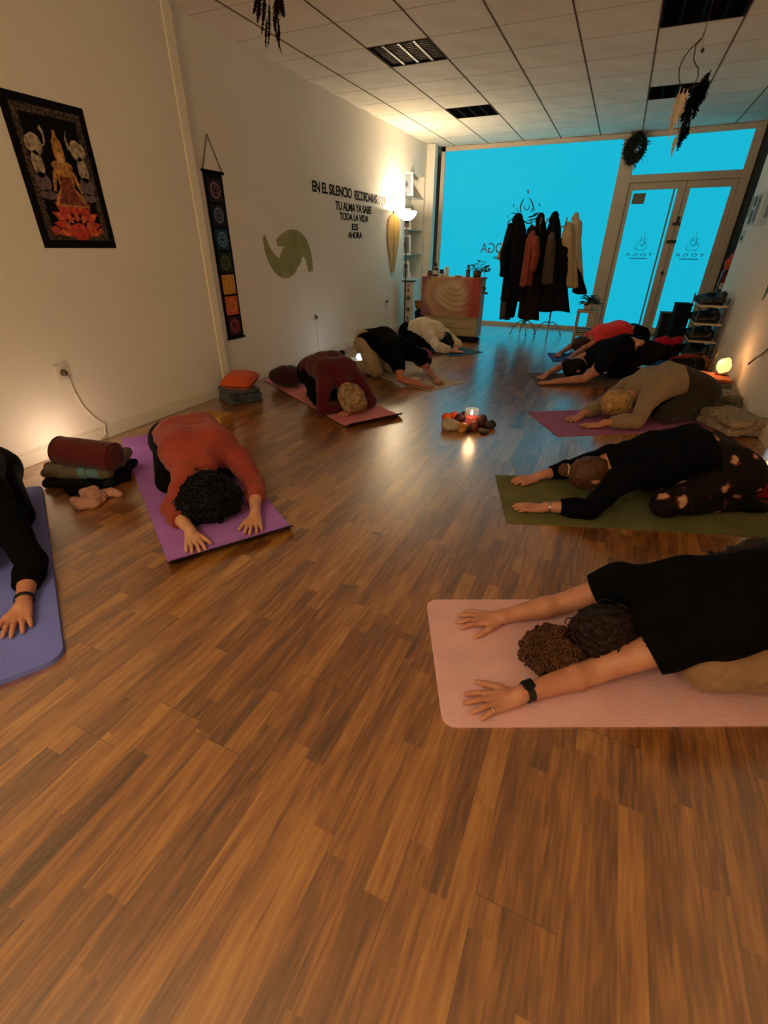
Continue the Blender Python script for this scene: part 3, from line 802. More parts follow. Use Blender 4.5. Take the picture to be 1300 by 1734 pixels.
# --- the nearest person on the pale pink mat
def ex_near(t, W, P, HF, B):
    c = B['hc']; cr, sd_, bk, S = B['crown'], B['side'], B['back'], B['S']
    f = Field(c-.4, c+.4, .0055); q0 = onz(984, 1078, .12); q1 = onz(938, 1100, .07)
    f.cone(q0+(.03, .01, .0), q0, .030, .022, .01); f.ell(q1, (.088, .090, .066), None, .03); f.ell(q1+np.array([-.035, -.02, -.02]), (.07, .075, .045), None, .03)
    hair_mesh(f, dict(mat=H_curl, curls=(300, .0036, .06), wr=wav(6, (16, 26), .008), seed=9, flow=1.2), t, 'ponytail', cr, B['z0'])
    mb = MB(); mb.tube([q0+(sd_*math.cos(x)+bk*math.sin(x))*.026 for x in np.linspace(0, 2*PI, 15)[:-1]], .007, 8, closed=True); mb.build('hair_tie', fabric('tan_band', srgb(150, 92, 60)), t, True)
    o, c, d, a, b = ring_band('wristwatch', W, 'L', .90, .031, .024, M_watch, t)
    mb = MB(); R_ = Matrix((Vector(a), Vector(d), Vector(b))).transposed()
    q = c+b*.034+a*.004
    mb.obox(q, (.034, .038, .011), bev=.004, R=R_); mb.build('watch_face', mat('watch_glass', (.004, .004, .005), .15), o)
    for sd, i, f in (('L', 3, .45), ('R', 1, .45)):
        H = HF[sd]; pts = []
        y = (.030, .010, -.011, -.030)[i]; kx = (.092, .096, .092, .083)[i]
        p0 = H(kx+.018, y*1.1, .0195); p1 = H(kx+.026, y*1.16, .0195); dd = p1-p0; dd /= np.linalg.norm(dd); ss = np.cross(dd, [0, 0, 1.]); uu = np.cross(ss, dd)
        mb = MB(); mb.tube([p0+(ss*math.cos(x)+uu*math.sin(x))*.0112 for x in np.linspace(0, 2*PI, 17)[:-1]], .0022, 6, closed=True); mb.build('ring', M_silver, t, True)
person('person in black tee and tan trousers with black wristwatch, closest to the camera', (.83, 1.66), A2(-.907, -.42), J=dict(hdL=-8, hdR=-13, kneeR=(.33, -.16, .08), wide=.95),
    WJ=dict(kneeL=onz(1198, 1122, .115), wrL=onz(880, 1176, .045), elL=onz(1010, 1135, .065), shL=onz(1126, 1094, .19), wrR=onz(851, 1044, .042), elR=onz(950, 1022, .075), shR=onz(1050, 990, .22),
        head=onz(1024, 1076, .125), neck=onz(1090, 1050, .21)), skin=SKIN, h=.004, spread=1.05,
    top=dict(mat=F_black, e=.014, sleeve=.34, sleeveL=.24, sleeveR=.42, hem=-.06, tilt=.1, neckline=.22, wr=wav(8, (5, 9), .005), puff=1.25, name='t_shirt'),
    bottom=dict(mat=F_tan, e=.030, bulge=1.08, name='trousers', wr=wav(9, (7, 12, 18), .007)),
    hair=dict(mat=H_dbrown, e=.012, wr=wav(66, (22, 40), .005), h=.005, cover=True, curls=(190, .0028, .085), flow=2.5, seed=12), extra=ex_near)
# hair tie lies in the ponytail: kept as part of the person through extra geometry

# --- the person cut by the frame edge on the blue mat
def ex_edge(t, W, P, HF, B):
    ring_band('wristband', W, 'L', .90, .033, .016, M_watch, t)
person('person in black sleeves reaching one bare hand across the periwinkle mat', (-2.88, 1.12), A2(.82, -.57), z0=.0215, J=dict(hdL=-2, kneeL=(.30, .17, .08)),
    WJ=dict(wrL=onz(40, 1022, .045), elL=onz(52, 950, .075), shL=onz(10, 880, .21)), skin=SKIN, h=.005, spread=.8,
    top=dict(mat=F_black, e=.014, sleeve=1.62, hem=-.06, tilt=.1, wr=wav(18, (5, 9), .005), puff=1.2, name='sweater'),
    bottom=dict(mat=F_legg, e=.008, name='leggings', rise=.6),
    hair=dict(mat=H_brown, e=.016, blobs=[((-.1, 0, .04), (.09, .07, .06), .03)]), extra=ex_edge)

# --- person in burgundy sweater, forehead on folded forearms
person('person curled on salmon mat in burgundy sweater, greying hair resting on folded forearms', (-2.40, 3.86), A2(.85, -.53),
    J=dict(wide=1.15, pelvis=(.0, 0, .29), hipL=(-.02, .10, .25), hipR=(-.02, -.10, .25), waist=(.15, 0, .345), chest=(.30, 0, .31), shL=(.40, .165, .24), shR=(.40, -.165, .24), neck=(.47, 0, .22),
        head=(.585, 0, .135), headpitch=-.25, kneeL=(.27, .16, .075), kneeR=(.27, -.16, .075), elL=(.50, .24, .055), elR=(.46, -.24, .055), wrL=(.56, .03, .055), wrR=(.48, -.03, .035), hdL=0, hdR=0),
    skin=SKIN, h=.006, spread=.4,
    top=dict(mat=F_burg, e=.014, sleeve=1.9, hem=-.09, tilt=.15, wr=wav(23, (5, 9), .006), puff=1.12, name='sweater'),
    bottom=dict(mat=F_legg, e=.012, name='trousers', rise=.6),
    hair=dict(mat=H_grey, e=.022, blobs=[((-.06, .05, .02), (.08, .05, .07), .02), ((-.06, -.05, .02), (.08, .05, .07), .02), ((.03, .07, -.03), (.08, .035, .07), .02), ((.03, -.07, -.03), (.08, .035, .07), .02)], wr=wav(25, (14, 24, 34), .010), cover=True))

# --- person in black tee and stone trousers
def ex_cap(t, W, P, HF, B):
    f = Field(B['hc']-.2, B['hc']+.2, .006); HA = np.array([B['crown'], B['side'], B['back']]); S = B['S']
    f.ell(B['hc']+B['back']*.006, np.array([.116, .083, .099])*S+.02, HA, .01)
    f.plane(B['hc']-B['back']*.0+B['crown']*.0, -(B['back']*.85-B['crown']*.2))
    f.build('headscarf', mat('rose_cloth', srgb(150, 62, 74), .85, .15, 12, .3, 120), t)
person('person stretching in black tee and stone trousers, rose headscarf over dark hair', (-2.45, 5.10), A2(.905, -.425),
    J=dict(pelvis=(.02, 0, .36), hipL=(.02, .10, .33), hipR=(.02, -.10, .33), waist=(.18, 0, .385), chest=(.38, 0, .31), kneeL=(.24, .15, .075), kneeR=(.24, -.15, .075), ankL=(-.14, .10, .05), ankR=(-.14, -.10, .05), toeL=(-.28, .09, .045), toeR=(-.28, -.09, .045)),
    WJ=dict(wrR=onz(708, 650, .04), elR=onz(678, 641, .07), shR=onz(672, 612, .23), wrL=onz(738, 641, .04), elL=onz(722, 624, .08), shL=onz(712, 603, .22), head=onz(715, 608, .165), neck=onz(700, 597, .25)),
    skin=SKIN3, h=.0065, spread=.5,
    top=dict(mat=F_black, e=.018, sleeve=.6, hem=-.08, tilt=.35, wr=wav(33, (5, 9), .006), puff=1.2, name='t_shirt'),
    bottom=dict(mat=F_tang, e=.018, name='trousers', wr=wav(34, (7, 11), .006), bulge=1.12), socks=fabric('dark_sock', (.012, .011, .012)),
    hair=dict(mat=H_black, e=.014), extra=ex_cap)

# --- person in cream sweater by the draped cabinet
person('person kneeling in cream white sweater and black trousers on the teal mat', (-2.64, 6.93), A2(.93, -.36),
    J=dict(pelvis=(0, 0, .22), hipL=(-.01, .095, .19), hipR=(-.01, -.095, .19), waist=(.17, 0, .275), chest=(.36, 0, .245), hdL=-4, hdR=6),
    WJ=dict(wrR=onz(765, 594, .04), elR=onz(742, 588, .09), wrL=onz(773, 589, .04), head=onz(752, 576, .125)),
    skin=SKIN2, h=.0065, spread=.3,
    top=dict(mat=F_white, e=.018, sleeve=1.85, hem=.0, tilt=.2, low=0, neckline=.2, wr=wav(43, (5, 9), .007), puff=1.2, name='sweater'),
    bottom=dict(mat=F_legg, e=.016, name='trousers', rise=.5), socks=F_white,
    hair=dict(mat=H_black, e=.02, blobs=[((.08, 0, -.03), (.09, .08, .07), .03), ((-.06, 0, .03), (.08, .07, .07), .03)], wr=wav(45, (12, 20), .006), cover=True))

# --- person in black sweater and floral leggings
def ex_floral(t, W, P, HF, B):
    o, c, d, a, b = ring_band('bracelet', W, 'L', .93, .029, .010, M_silver, t)
    C = B['hc']; q = C+B['crown']*.165+B['back']*.02
    mb = MB(); mb.tube([q-B['crown']*.03+(B['side']*math.cos(x)+B['back']*math.sin(x))*.032 for x in np.linspace(0, 2*PI, 15)[:-1]], .009, 8, closed=True)
    mb.build('hair_tie', fabric('pale_scrunchie', srgb(190, 160, 128)), t, True)
person('person in black sweater and dark floral leggings bowing on the olive mat', (.77, 2.96), A2(-.945, -.326), J=dict(hdL=0, hdR=-4, toeL=(-.23, .10, .03), toeR=(-.23, -.05, .03), kneeL=(.36, .2, .08), pelvis=(.02, 0, .27), waist=(.2, 0, .33)),
    WJ=dict(wrL=onz(925, 858, .045), elL=onz(1000, 862, .06), shL=onz(1052, 812, .21), wrR=onz(912, 806, .045), elR=onz(975, 790, .09), shR=onz(1030, 775, .22), head=onz(998, 803, .13), neck=onz(1045, 785, .22)),
    skin=SKIN, h=.005, spread=.45, top=dict(mat=F_navy, e=.014, sleeve=1.7, hem=.10, tilt=.35, low=0, neckline=.2, wr=wav(53, (5, 9), .005), puff=1.15, name='sweater'),
    bottom=dict(mat=floral_material(), e=.010, name='leggings', rise=.75), socks=fabric('black_sock', (.008, .008, .009)),
    hair=dict(mat=H_lbrown, e=.010, blobs=[((.15, 0, .02), (.035, .04, .04), .015)], wr=wav(55, (30, 50), .003)), extra=ex_floral)

# --- blonde person in oatmeal hooded top
def ex_grey(t, W, P, HF, B): pass
person('blonde person bowing in oatmeal grey hooded top and charcoal trousers on the mauve mat', (.80, 4.76), A2(-.85, -.52), J=dict(hdL=4, hdR=-4, kneeL=(.33, .18, .08), pelvis=(.03, 0, .28), waist=(.2, 0, .345), chest=(.38, 0, .29)),
    WJ=dict(wrL=onz(1022, 716, .05), elL=onz(1078, 712, .08), shL=onz(1098, 676, .22), wrR=onz(985, 702, .045), elR=onz(1018, 686, .09), shR=onz(1060, 655, .22), head=onz(1042, 684, .14), neck=onz(1070, 662, .23)),
    skin=SKIN, h=.006, spread=.4, top=dict(mat=F_greyk, e=.017, sleeve=1.8, hem=.17, tilt=.3, neckline=.2, wr=wav(63, (5, 9), .006), puff=1.2, name='hooded_top', hood=True),
    bottom=dict(mat=F_dgrey, e=.014, name='trousers', rise=.9),
    hair=dict(mat=H_blond, e=.014, blobs=[((.02, .02, .085), (.10, .06, .035), .02), ((.06, .03, .02), (.08, .07, .08), .03), ((-.04, .06, .0), (.08, .04, .08), .03)], wr=wav(65, (18, 30, 44), .006)), extra=ex_grey)

# --- person in backless black top
person('person in backless black top with bare outstretched arms, dark hair tied up', (.42, 6.22), A2(-.90, -.44), J=dict(pelvis=(.0, 0, .30), hipL=(-.03, .10, .27), hipR=(-.03, -.10, .27), waist=(.19, 0, .335), chest=(.40, 0, .26), hdL=0, hdR=0),
    WJ=dict(wrL=onz(940, 646, .04), elL=onz(990, 641, .07), shL=onz(1008, 628, .17), wrR=onz(925, 634, .04), elR=onz(950, 620, .08), shR=onz(988, 606, .19), head=onz(972, 624, .12), neck=onz(992, 614, .19)),
    skin=SKIN, h=.0065, spread=.3, top=dict(mat=F_black, e=.016, sleeve=0, hem=-.02, tilt=.1, name='vest_top', holes=[((.125, .085, .40), (.085, .085, .13)), ((.16, .12, .34), (.04, .055, .08))]),
    bottom=dict(mat=F_legg, e=.004, name='leggings', rise=.0, holes=[((.125, .085, .40), (.085, .085, .13)), ((.16, .12, .34), (.04, .055, .08))]),
    hair=dict(mat=H_black, e=.014, blobs=[((.10, 0, .06), (.05, .05, .05), .02)]))
# --- person in coral top
person('person in coral red top and black leggings, the one nearest the glass door', (.36, 7.72), A2(-.93, -.36), J=dict(pelvis=(.0, 0, .26), hipL=(-.03, .10, .23), hipR=(-.03, -.10, .23), waist=(.2, 0, .30), chest=(.42, 0, .24), head=(.68, 0, .10)),
    WJ=dict(wrR=onz(948, 598, .04), wrL=onz(960, 610, .04)),
    skin=SKIN3, h=.0065, spread=.3, top=dict(mat=F_coral, e=.016, sleeve=.35, hem=.06, tilt=.3, name='top', low=0),
    bottom=dict(mat=F_legg, e=.014, name='leggings', rise=.05),
    hair=dict(mat=H_brown, e=.012))

# ------------------------------------------------------------------ soft props
def rod(mb, a, b, r, n=8): return mb.tube([a, b], r, n)
def R3(x, y, z):
    """rotation with given columns"""
    return Matrix((x, y, z)).transposed()
def bolster(label, a, b, r, m_, flat=1.0, end=None, group=None):
    a = np.array(a, float); b = np.array(b, float); d = b-a; Ln = np.linalg.norm(d); d /= Ln
    t = thing('bolster', label, 'bolster', tuple(((a+b)/2)-np.array([0, 0, r*flat])), group)
    s = np.cross([0, 0, 1.], d); s /= np.linalg.norm(s); u = np.cross(d, s)
    prof = [(.0, -Ln/2+.0), (r*.55, -Ln/2-.004), (r*.9, -Ln/2+.006), (r*.99, -Ln/2+.025)]+[(r*(1+.03*math.sin(PI*k/8)), -Ln/2+Ln*k/8) for k in range(1, 8)]+[(r*.99, Ln/2-.025), (r*.9, Ln/2-.006), (r*.55, Ln/2+.004), (.0, Ln/2)]
    mb = MB(); mb.lathe((a+b)/2, prof, 32, R3(s, u*flat, d), cap=False)
    o = mb.build('cover', m_, t, True)
    for e in (-1, 1):
        c = (a+b)/2+d*e*(Ln/2-.012); mb = MB()
        mb.tube([c+(s*math.cos(x)+u*flat*math.sin(x))*r*.975 for x in np.linspace(0, 2*PI, 29)[:-1]], .005, 6, closed=True); mb.build('piping', m_, t, True)
    return t
def cushion(label, c, size, m_, rz=0., tilt=0., tiltax='X', group=None, name='cushion'):
    n = 15; u = np.linspace(-1, 1, n); U, V = np.meshgrid(u, u)
    hgt = (np.clip(1-np.abs(U)**3, 0, 1)*np.clip(1-np.abs(V)**3, 0, 1))**.55
    pin = 1-.06*(U**2)*(V**2)
    hw = np.array(size, float)/2
    R_ = Matrix.Rotation(rz, 3, 'Z') @ Matrix.Rotation(tilt, 3, tiltax)
    mb = MB()
    for sg in (1, -1):
        Pn = np.stack([U*hw[0]*(1-.05*(1-np.abs(V))*0)*pin, V*hw[1]*pin, sg*(hgt*hw[2]+.004)], -1)
        Q = np.array([list(R_ @ Vector(p)) for p in Pn.reshape(-1, 3)]).reshape(n, n, 3)+np.array(c)
        mb.grid(Q)
    o = mb.build(name, m_, None, True)
    bm = bmesh.new(); bm.from_mesh(o.data); bmesh.ops.remove_doubles(bm, verts=bm.verts, dist=.0095*0+.0001); bmesh.ops.recalc_face_normals(bm, faces=bm.faces[:]); bm.to_mesh(o.data); bm.free()
    return tag(o, label, 'cushion', group)
def folded(name, label, cat, c, size, layers, mats, rz=0., seed=1, h=.008, amp=.006, fold=0, midx=None, group=None):
    """a folded blanket: rounded layers joined along one fold edge"""
    c = np.array(c, float); hw = np.array(size, float)/2
    ca, sa = math.cos(rz), math.sin(rz); A = np.array([[ca, sa, 0], [-sa, ca, 0], [0, 0, 1]])
    f = Field(c-np.linalg.norm(hw)-.05, c+np.linalg.norm(hw)+.05, h)
    lh = size[2]/layers; r = np.random.RandomState(seed)
    for i in range(layers):
        z = c[2]-hw[2]+lh*(i+.5); off = A[0]*r.uniform(-.012, .012)+A[1]*r.uniform(-.012, .012); q = np.array([c[0], c[1], z])+off
        f.rbox(q, (hw[0], hw[1], lh*.5), lh*.47, A, .006)
    f.wrinkle(wav(seed, (4, 8, 13), amp))
    f.plane((0, 0, c[2]-hw[2]), (0, 0, -1))
    o = f.build(name, None if len(mats) > 1 else mats[0], None, mats if len(mats) > 1 else None, midx)
    return tag(o, label, cat, group)
F_maroon = fabric('maroon_cotton', srgb(92, 30, 30), .35, 140); F_dkmaroon = fabric('dark_maroon_cotton', srgb(58, 16, 18), .35, 140)
F_greyb = fabric('grey_felt', srgb(112, 98, 80), .7, 90, .25); F_teal = fabric('teal_wool', srgb(110, 150, 152), .7, 90, .2); F_orange = fabric('orange_cotton', srgb(206, 84, 38), .35, 140)
F_bluegrey = fabric('blue_grey_felt', srgb(66, 70, 74), .7, 90, .35); F_pinkc = fabric('dusty_pink_knit', srgb(196, 140, 118), .6, 140); F_wool = fabric('speckled_wool', srgb(148, 130, 108), .9, 60, .4, scale=40)
F_darkb = fabric('dark_blanket', (.014, .014, .017), .6, 90)

# by the near wall: bolster on folded blankets
BC = onz(147, 815, 0)
folded('blanket', 'black folded blanket lying under the grey blanket beside the purple mat', 'blanket', (BC[0]-.03, BC[1]+.08, .03), (.44, .38, .055), 1, [F_darkb], rz=.42, seed=2, amp=.010)
def stripe(Cn):
    ca, sa = math.cos(.42), math.sin(.42); u = (Cn[:, 0]-BC[0])*ca+(Cn[:, 1]-BC[1]-.05)*sa
    return ((np.abs(u-.040) < .020) | (np.abs(u-.105) < .034)).astype(int)
folded('blanket', 'grey felt blanket with two pale teal stripes, folded under the maroon bolster', 'blanket', (BC[0]-.02, BC[1]+.06, .102), (.42, .36, .085), 1, [F_greyb, F_teal], rz=.42, seed=3, midx=stripe, amp=.014)
bolster('maroon bolster resting on the teal-striped grey blanket', tuple(onz(98, 762, .232)), tuple(onz(196, 774, .205)), .090, F_maroon, .92)
mb = MB(); q0 = onz(112, 834, .03); q1 = onz(214, 808, .03); pts = []
for k in range(25):
    u = k/24; p = q0+(q1-q0)*u; pts.append((p[0]-.02*math.sin(PI*u), p[1]-.03*math.sin(PI*u*1.3), .030+.004*math.sin(u*30)))
mb.tube(pts, [.024+.012*math.sin(PI*(.25+.75*(1-k/24))) for k in range(25)], 10)
tag(mb.build('strap', fabric('black_webbing', (.005, .005, .006), .3), None, True), 'black rolled yoga strap in front of the striped grey blanket', 'strap')
# dusty pink scarf on the floor
f = Field((-2.95, 1.2, 0), (-2.2, 1.85, .14), .006)
sp = np.array([onz(x, y, .02)[:2] for x, y in ((128, 850), (142, 855), (158, 853), (168, 845), (160, 838), (148, 842), (162, 847), (176, 838), (190, 834), (203, 837))])
f.chain([(x, y, .022+(.022 if 3 < i < 7 else 0)) for i, (x, y) in enumerate(sp)], [.03, .036, .034, .03, .03, .03, .032, .026, .024, .02], .012)
f.wrinkle(wav(12, (12, 20, 30), .007)); f.plane((0, 0, .001), (0, 0, -1))
tag(f.build('scarf', F_pinkc), 'crumpled dusty pink scarf dropped on the floor by the black strap', 'scarf')
# stack behind the corner trim
folded('blanket', 'blue-grey felt blanket folded on the floor under the orange cushion', 'blanket', (-3.10, 3.48, .065), (.33, .32, .13), 3, [F_bluegrey], rz=-.5, seed=5, amp=.01)
cushion('orange cushion resting on the blue-grey folded blanket', (-3.09, 3.50, .19), (.31, .31, .13), F_orange, rz=.25, tilt=.18)
# cork block
mb = MB(); mb.obox((-2.80, 2.80, .052), (.25, .17, .10), .10, .008)
tag(mb.build('yoga_block', mat('cork', srgb(176, 122, 52), .8, .3, 60, .3, 90), None, 40), 'tan cork yoga block behind the person in rust sweater', 'yoga block')
f = Field((-3.3, 3.7, 0), (-2.6, 4.5, .35), .008); f.ell((-2.96, 4.09, .115), (.20, .17, .105), np.array([[.9, .43, 0], [-.43, .9, 0], [0, 0, 1]]), 0); f.wrinkle(wav(82, (5, 9), .006)); f.plane((0, 0, .0075), (0, 0, -1))
tag(f.build('cushion', fabric('dark_brown_cotton', srgb(52, 22, 18), .35, 140)), 'dark brown plump round cushion lying on the salmon mat by the wall', 'cushion')
mb = MB(); mb.tube([(-3.28+.1*math.sin(k*.55)+.012*k, 5.72+.06*math.cos(k*.9), .03+.035*abs(math.sin(k*.8))) for k in range(12)], .016, 8)
tag(mb.build('strap', fabric('black_strap', (.008, .008, .009), .3), None, True), 'black looped strap on the floor behind the person in burgundy sweater', 'strap')
f = Field((-2.05, 4.6, 0), (-1.6, 5.2, .14), .007); f.ell((-1.83, 4.83, .02), (.07, .05, .035), None, .01); f.ell((-1.80, 4.88, .02), (.05, .05, .03), None, .01)
f.wrinkle(wav(14, (14, 25), .006)); f.plane((0, 0, .006), (0, 0, -1))
tag(f.build('cloth', F_white), 'small crumpled white cloth on the beige mat under the dark head', 'cloth')

# right-hand wall
folded('blanket', 'black folded blanket at the bottom of the pile under the glowing salt lamp', 'blanket', (1.03, 5.62, .045), (.42, .36, .09), 2, [F_darkb], rz=.05, seed=21)
folded('blanket', 'grey-green folded blanket in the pile just below the orange cloth', 'blanket', (1.03, 5.64, .125), (.41, .36, .07), 2, [fabric('sage_wool', srgb(112, 112, 98), .6, 100, .25)], rz=.02, seed=22)
folded('cloth', 'orange-brown cloth spread on the blanket pile beneath the salt lamp', 'cloth', (1.04, 5.66, .178), (.40, .36, .035), 1, [fabric('rust_cloth', srgb(176, 92, 52), .5, 90)], rz=-.05, seed=23, amp=.008)
folded('blanket', 'speckled grey wool blanket bundled at the wall end of the mauve mat', 'blanket', (1.09, 4.50, .08), (.32, .40, .14), 2, [F_wool], rz=.5, seed=24, amp=.012)
folded('blanket', 'small patterned grey throw against the right wall between salt lamp and wool blanket', 'blanket', (1.17, 5.20, .075), (.20, .26, .15), 2, [fabric('patterned_throw', srgb(122, 108, 92), .7, 60, .55, scale=34)], rz=.2, seed=25, amp=.012)
def salt_lamp(label, c, s, power, seed, est=1.0, group=None):
    t = thing('salt_lamp', label, 'lamp', (c[0], c[1], c[2]), group)
    mb = MB(); mb.lathe(c, [(0, 0), (.052*s, 0), (.055*s, .008*s), (.052*s, .02*s), (0, .02*s)], 20, cap=False); mb.build('base', mat('lamp_base_wood', srgb(90, 52, 26), .6, .2, 30), t, True)
    f = Field(np.array(c)-.12*s, np.array(c)+(.12*s, .12*s, .22*s), .006*s)
    f.ell(np.array(c)+(0, 0, .085*s), (.062*s, .058*s, .068*s), None, .02); f.ell(np.array(c)+(.008*s, 0, .12*s), (.045*s, .042*s, .045*s), None, .02); f.wrinkle(wav(seed, (9/s, 16/s), .007*s))
    f.plane((0, 0, c[2]+.018*s), (0, 0, -1))
    f.build('crystal', mat('salt_crystal', srgb(255, 190, 110), .5, .25, 14, emit=(1.0, .52, .16), estr=1.9*est), t)
    point('salt_lamp_light', (c[0]-.10*s, c[1]-.02, c[2]+.16*s), power, (1.0, .5, .2), .05)
    return t
salt_lamp('glowing orange salt lamp on the blanket pile at the right wall', (1.16, 5.72, .196), 1.0, 3.0, 31)
# second lamp tucked behind the dark cushions, lighting the wall past the frame edge
salt_lamp('salt lamp beyond the frame edge behind the red cushion', (1.17, 3.50, 0), .9, 2.2, 33)
mb = MB(); mb.tube([(1.13, 6.32, .02), (1.205, 6.28, .46)], [.008, .005], 8)
t = thing('incense_holder', 'thin brass incense holder leaning by the salt lamp', 'incense holder', (1.13, 6.32, 0)); mb.build('stem', mat('brass', srgb(200, 150, 80), .3, .1, metal=.9), t, True)
mb = MB(); mb.lathe((1.13, 6.32, 0), [(0, 0), (.04, 0), (.042, .01), (.02, .022), (0, .024)], 20, cap=False); mb.build('base', mat('brass_base', srgb(170, 120, 60), .4, .1, metal=.8), t, True)
f = Field((1.0, 6.7, 0), (1.3, 7.1, .3), .007); f.ell((1.16, 6.90, .085), (.085, .085, .08), None, 0); f.ell((1.16, 6.90, .17), (.02, .02, .02), None, .02); f.wrinkle(wav(35, (8, 14), .004)); f.plane((0, 0, .001), (0, 0, -1))
tag(f.build('gourd', mat('gourd_skin', srgb(158, 88, 40), .55, .25, 14)), 'round orange-brown gourd on the floor beside the shoe rack', 'gourd')
bolster('black round cushion with reddish rim and green leaf print by the salt lamp', (.78, 6.42, .10), (1.10, 6.62, .10), .098, fabric('black_print', (.012, .010, .010), .3, 120))
def leaf_print():
    o = [x for x in COL.objects if x.name.startswith('bolster') and x.get('label', '').startswith('black round')][0]
    mb = MB(); c0 = np.array([1.02, 6.49, .15]); n = np.array([.30, -.62, .72]); n /= np.linalg.norm(n); s = np.cross([0, 0, 1.], n); s /= np.linalg.norm(s); u = np.cross(n, s); c0 = c0+n*.012
    for k in range(5):
        a = -.9+k*.45+PI/2; d = s*math.cos(a)+u*math.sin(a); e = np.cross(n, d); L_ = .055 if k != 2 else .07
        mb.prism([c0, c0+d*L_*.5+e*.009, c0+d*L_, c0+d*L_*.5-e*.009], n*.002)
    mb.prism([c0-s*.003, c0+s*.003, c0+s*.003-u*.05, c0-s*.003-u*.05], n*.002)
    mb.build('leaf_print', mat('print_green', srgb(92, 106, 52), .8, .15), o)
    mb = MB(); mb.tube([(.76+.36*u_, 6.44+.22*u_, .185+.022*math.sin(PI*u_)) for u_ in np.linspace(0, 1, 14)], [.012+.02*math.sin(PI*k/13) for k in range(14)], 8)
    mb.build('rim', fabric('red_trim', srgb(120, 36, 26), .3), o, True)
leaf_print()
# handbag: pink fluffy top on a dark tote
t = thing('bag', 'dark bag with a crimson fluffy top beside the coral-topped person', 'bag', (.80, 7.45, 0))
f = Field((.6, 7.15, 0), (1.25, 7.75, .4), .009); f.rbox((.80, 7.45, .11), (.15, .12, .11), .05, None, 0); f.wrinkle(wav(37, (6, 11), .01)); f.plane((0, 0, .001), (0, 0, -1)); f.build('tote', fabric('dark_tote', srgb(38, 24, 26), .4), t)
f = Field((.6, 7.1, .1), (1.3, 7.8, .5), .008); f.chain([(.66, 7.42, .22), (.74, 7.38, .25), (.82, 7.38, .23), (.90, 7.42, .25), (.93, 7.44, .22)], [.045, .05, .045, .055, .035], .02); f.wrinkle(wav(38, (12, 22, 34), .014)); f.build('fleece', fabric('crimson_fleece', srgb(196, 20, 54), .9, 60), t)
# red cushion, bottle and garment at the frame's right side
cushion('flat red cushion on the floor behind the person in floral leggings', (1.10, 3.22, .06), (.34, .34, .12), fabric('red_cotton', srgb(136, 22, 26), .35, 140), rz=.3)
t = thing('bottle', 'blue water bottle with dark cap behind the red cushion', 'bottle', (1.16, 3.62, 0))
mb = MB(); mb.lathe((1.16, 3.62, 0), [(0, 0), (.034, 0), (.036, .01), (.036, .15), (.03, .175), (.016, .19), (.016, .2), (0, .2)], 20, cap=False); mb.build('flask', mat('blue_plastic', srgb(84, 112, 168), .3, .1, trans=.2), t, True)
mb = MB(); mb.lathe((1.16, 3.62, .198), [(0, 0), (.02, 0), (.02, .03), (0, .032)], 16, cap=False); mb.build('cap', mat('navy_cap', (.01, .012, .04), .4), t, 40)
f = Field((.55, 2.05, 0), (1.25, 2.75, .22), .006); f.chain([(.78, 2.36, .04), (.88, 2.40, .055), (1.0, 2.42, .07), (1.14, 2.46, .06)], [.025, .05, .08, .07], .03); f.cone((.76, 2.35, .02), (.70, 2.33, .015), .014, .02, .02); f.cone((.92, 2.33, .03), (.84, 2.28, .02), .03, .015, .02)
f.wrinkle(wav(39, (12, 20, 34, 60), .012)); f.plane((0, 0, .001), (0, 0, -1))
tag(f.build('fleece_garment', fabric('dark_grey_fleece', srgb(44, 38, 40), .9, 80, .5)), 'dark grey fuzzy garment dropped on the floor between olive and pale pink mats', 'garment')

# ------------------------------------------------------------------ candle centrepiece
CC = np.array([-.90, 3.66, 0])
t = thing('candle', 'lit red candle in a clear glass at the middle of the stone circle', 'candle', tuple(CC+(.04, .02, 0)))
cx, cy = CC[0]+.04, CC[1]+.02
mb = MB(); mb.lathe((cx, cy, 0), [(0, .001), (.05, .001), (.053, .006), (.057, .150), (.0545, .150), (.0505, .012), (0, .010)], 32, cap=False)
g, N_, L_, b_ = NT('clear_glass'); b_.inputs['Roughness'].default_value = .05; b_.inputs['Base Color'].default_value = (.9, .86, .85, 1); b_.inputs['Alpha'].default_value = .09
mb.build('glass', g, t, True)
mb = MB(); mb.lathe((cx, cy, .012), [(0, 0), (.047, 0), (.048, .07), (.044, .075), (0, .072)], 28, cap=False); mb.build('wax', mat('red_wax', srgb(170, 34, 36), .4, .1, sss=.3, emit=(1, .12, .06), estr=.25), t, True)
mb = MB(); mb.tube([(cx, cy, .08), (cx+.001, cy, .105)], .0016, 6); mb.build('wick', M_black, t)
mb = MB(); mb.lathe((cx, cy, .098), [(0, 0), (.008, .008), (.010, .018), (.006, .032), (0, .052)], 14, cap=False); mb.build('flame', mat('flame', (1, .8, .4), .5, emit=(1, .66, .28), estr=14), t, True)
point('candle_light', (cx, cy, .20), 1.0, (1, .56, .24), .045)
def stone(label, c, r, m_, seed, amp=.2, name='stone', cat='stone', h=None):
    f = Field(np.array(c)-max(r)*1.6, np.array(c)+max(r)*1.6, h or max(r)*.11)
    f.ell(c, r, None, 0); f.wrinkle(wav(seed, (.35/max(r), .7/max(r)), amp*max(r)), band=.06); f.plane((0, 0, .001), (0, 0, -1))
    return tag(f.build(name, m_), label, cat, 'stones and fruit around the candle')
M_or = mat('orange_peel', srgb(214, 84, 24), .5, .1, 30, .3, 300); M_st1 = mat('pale_stone', srgb(178, 156, 132), .7, .2, 30, .3, 60); M_st2 = mat('dark_stone', srgb(42, 34, 34), .6, .3, 30, .3, 60)
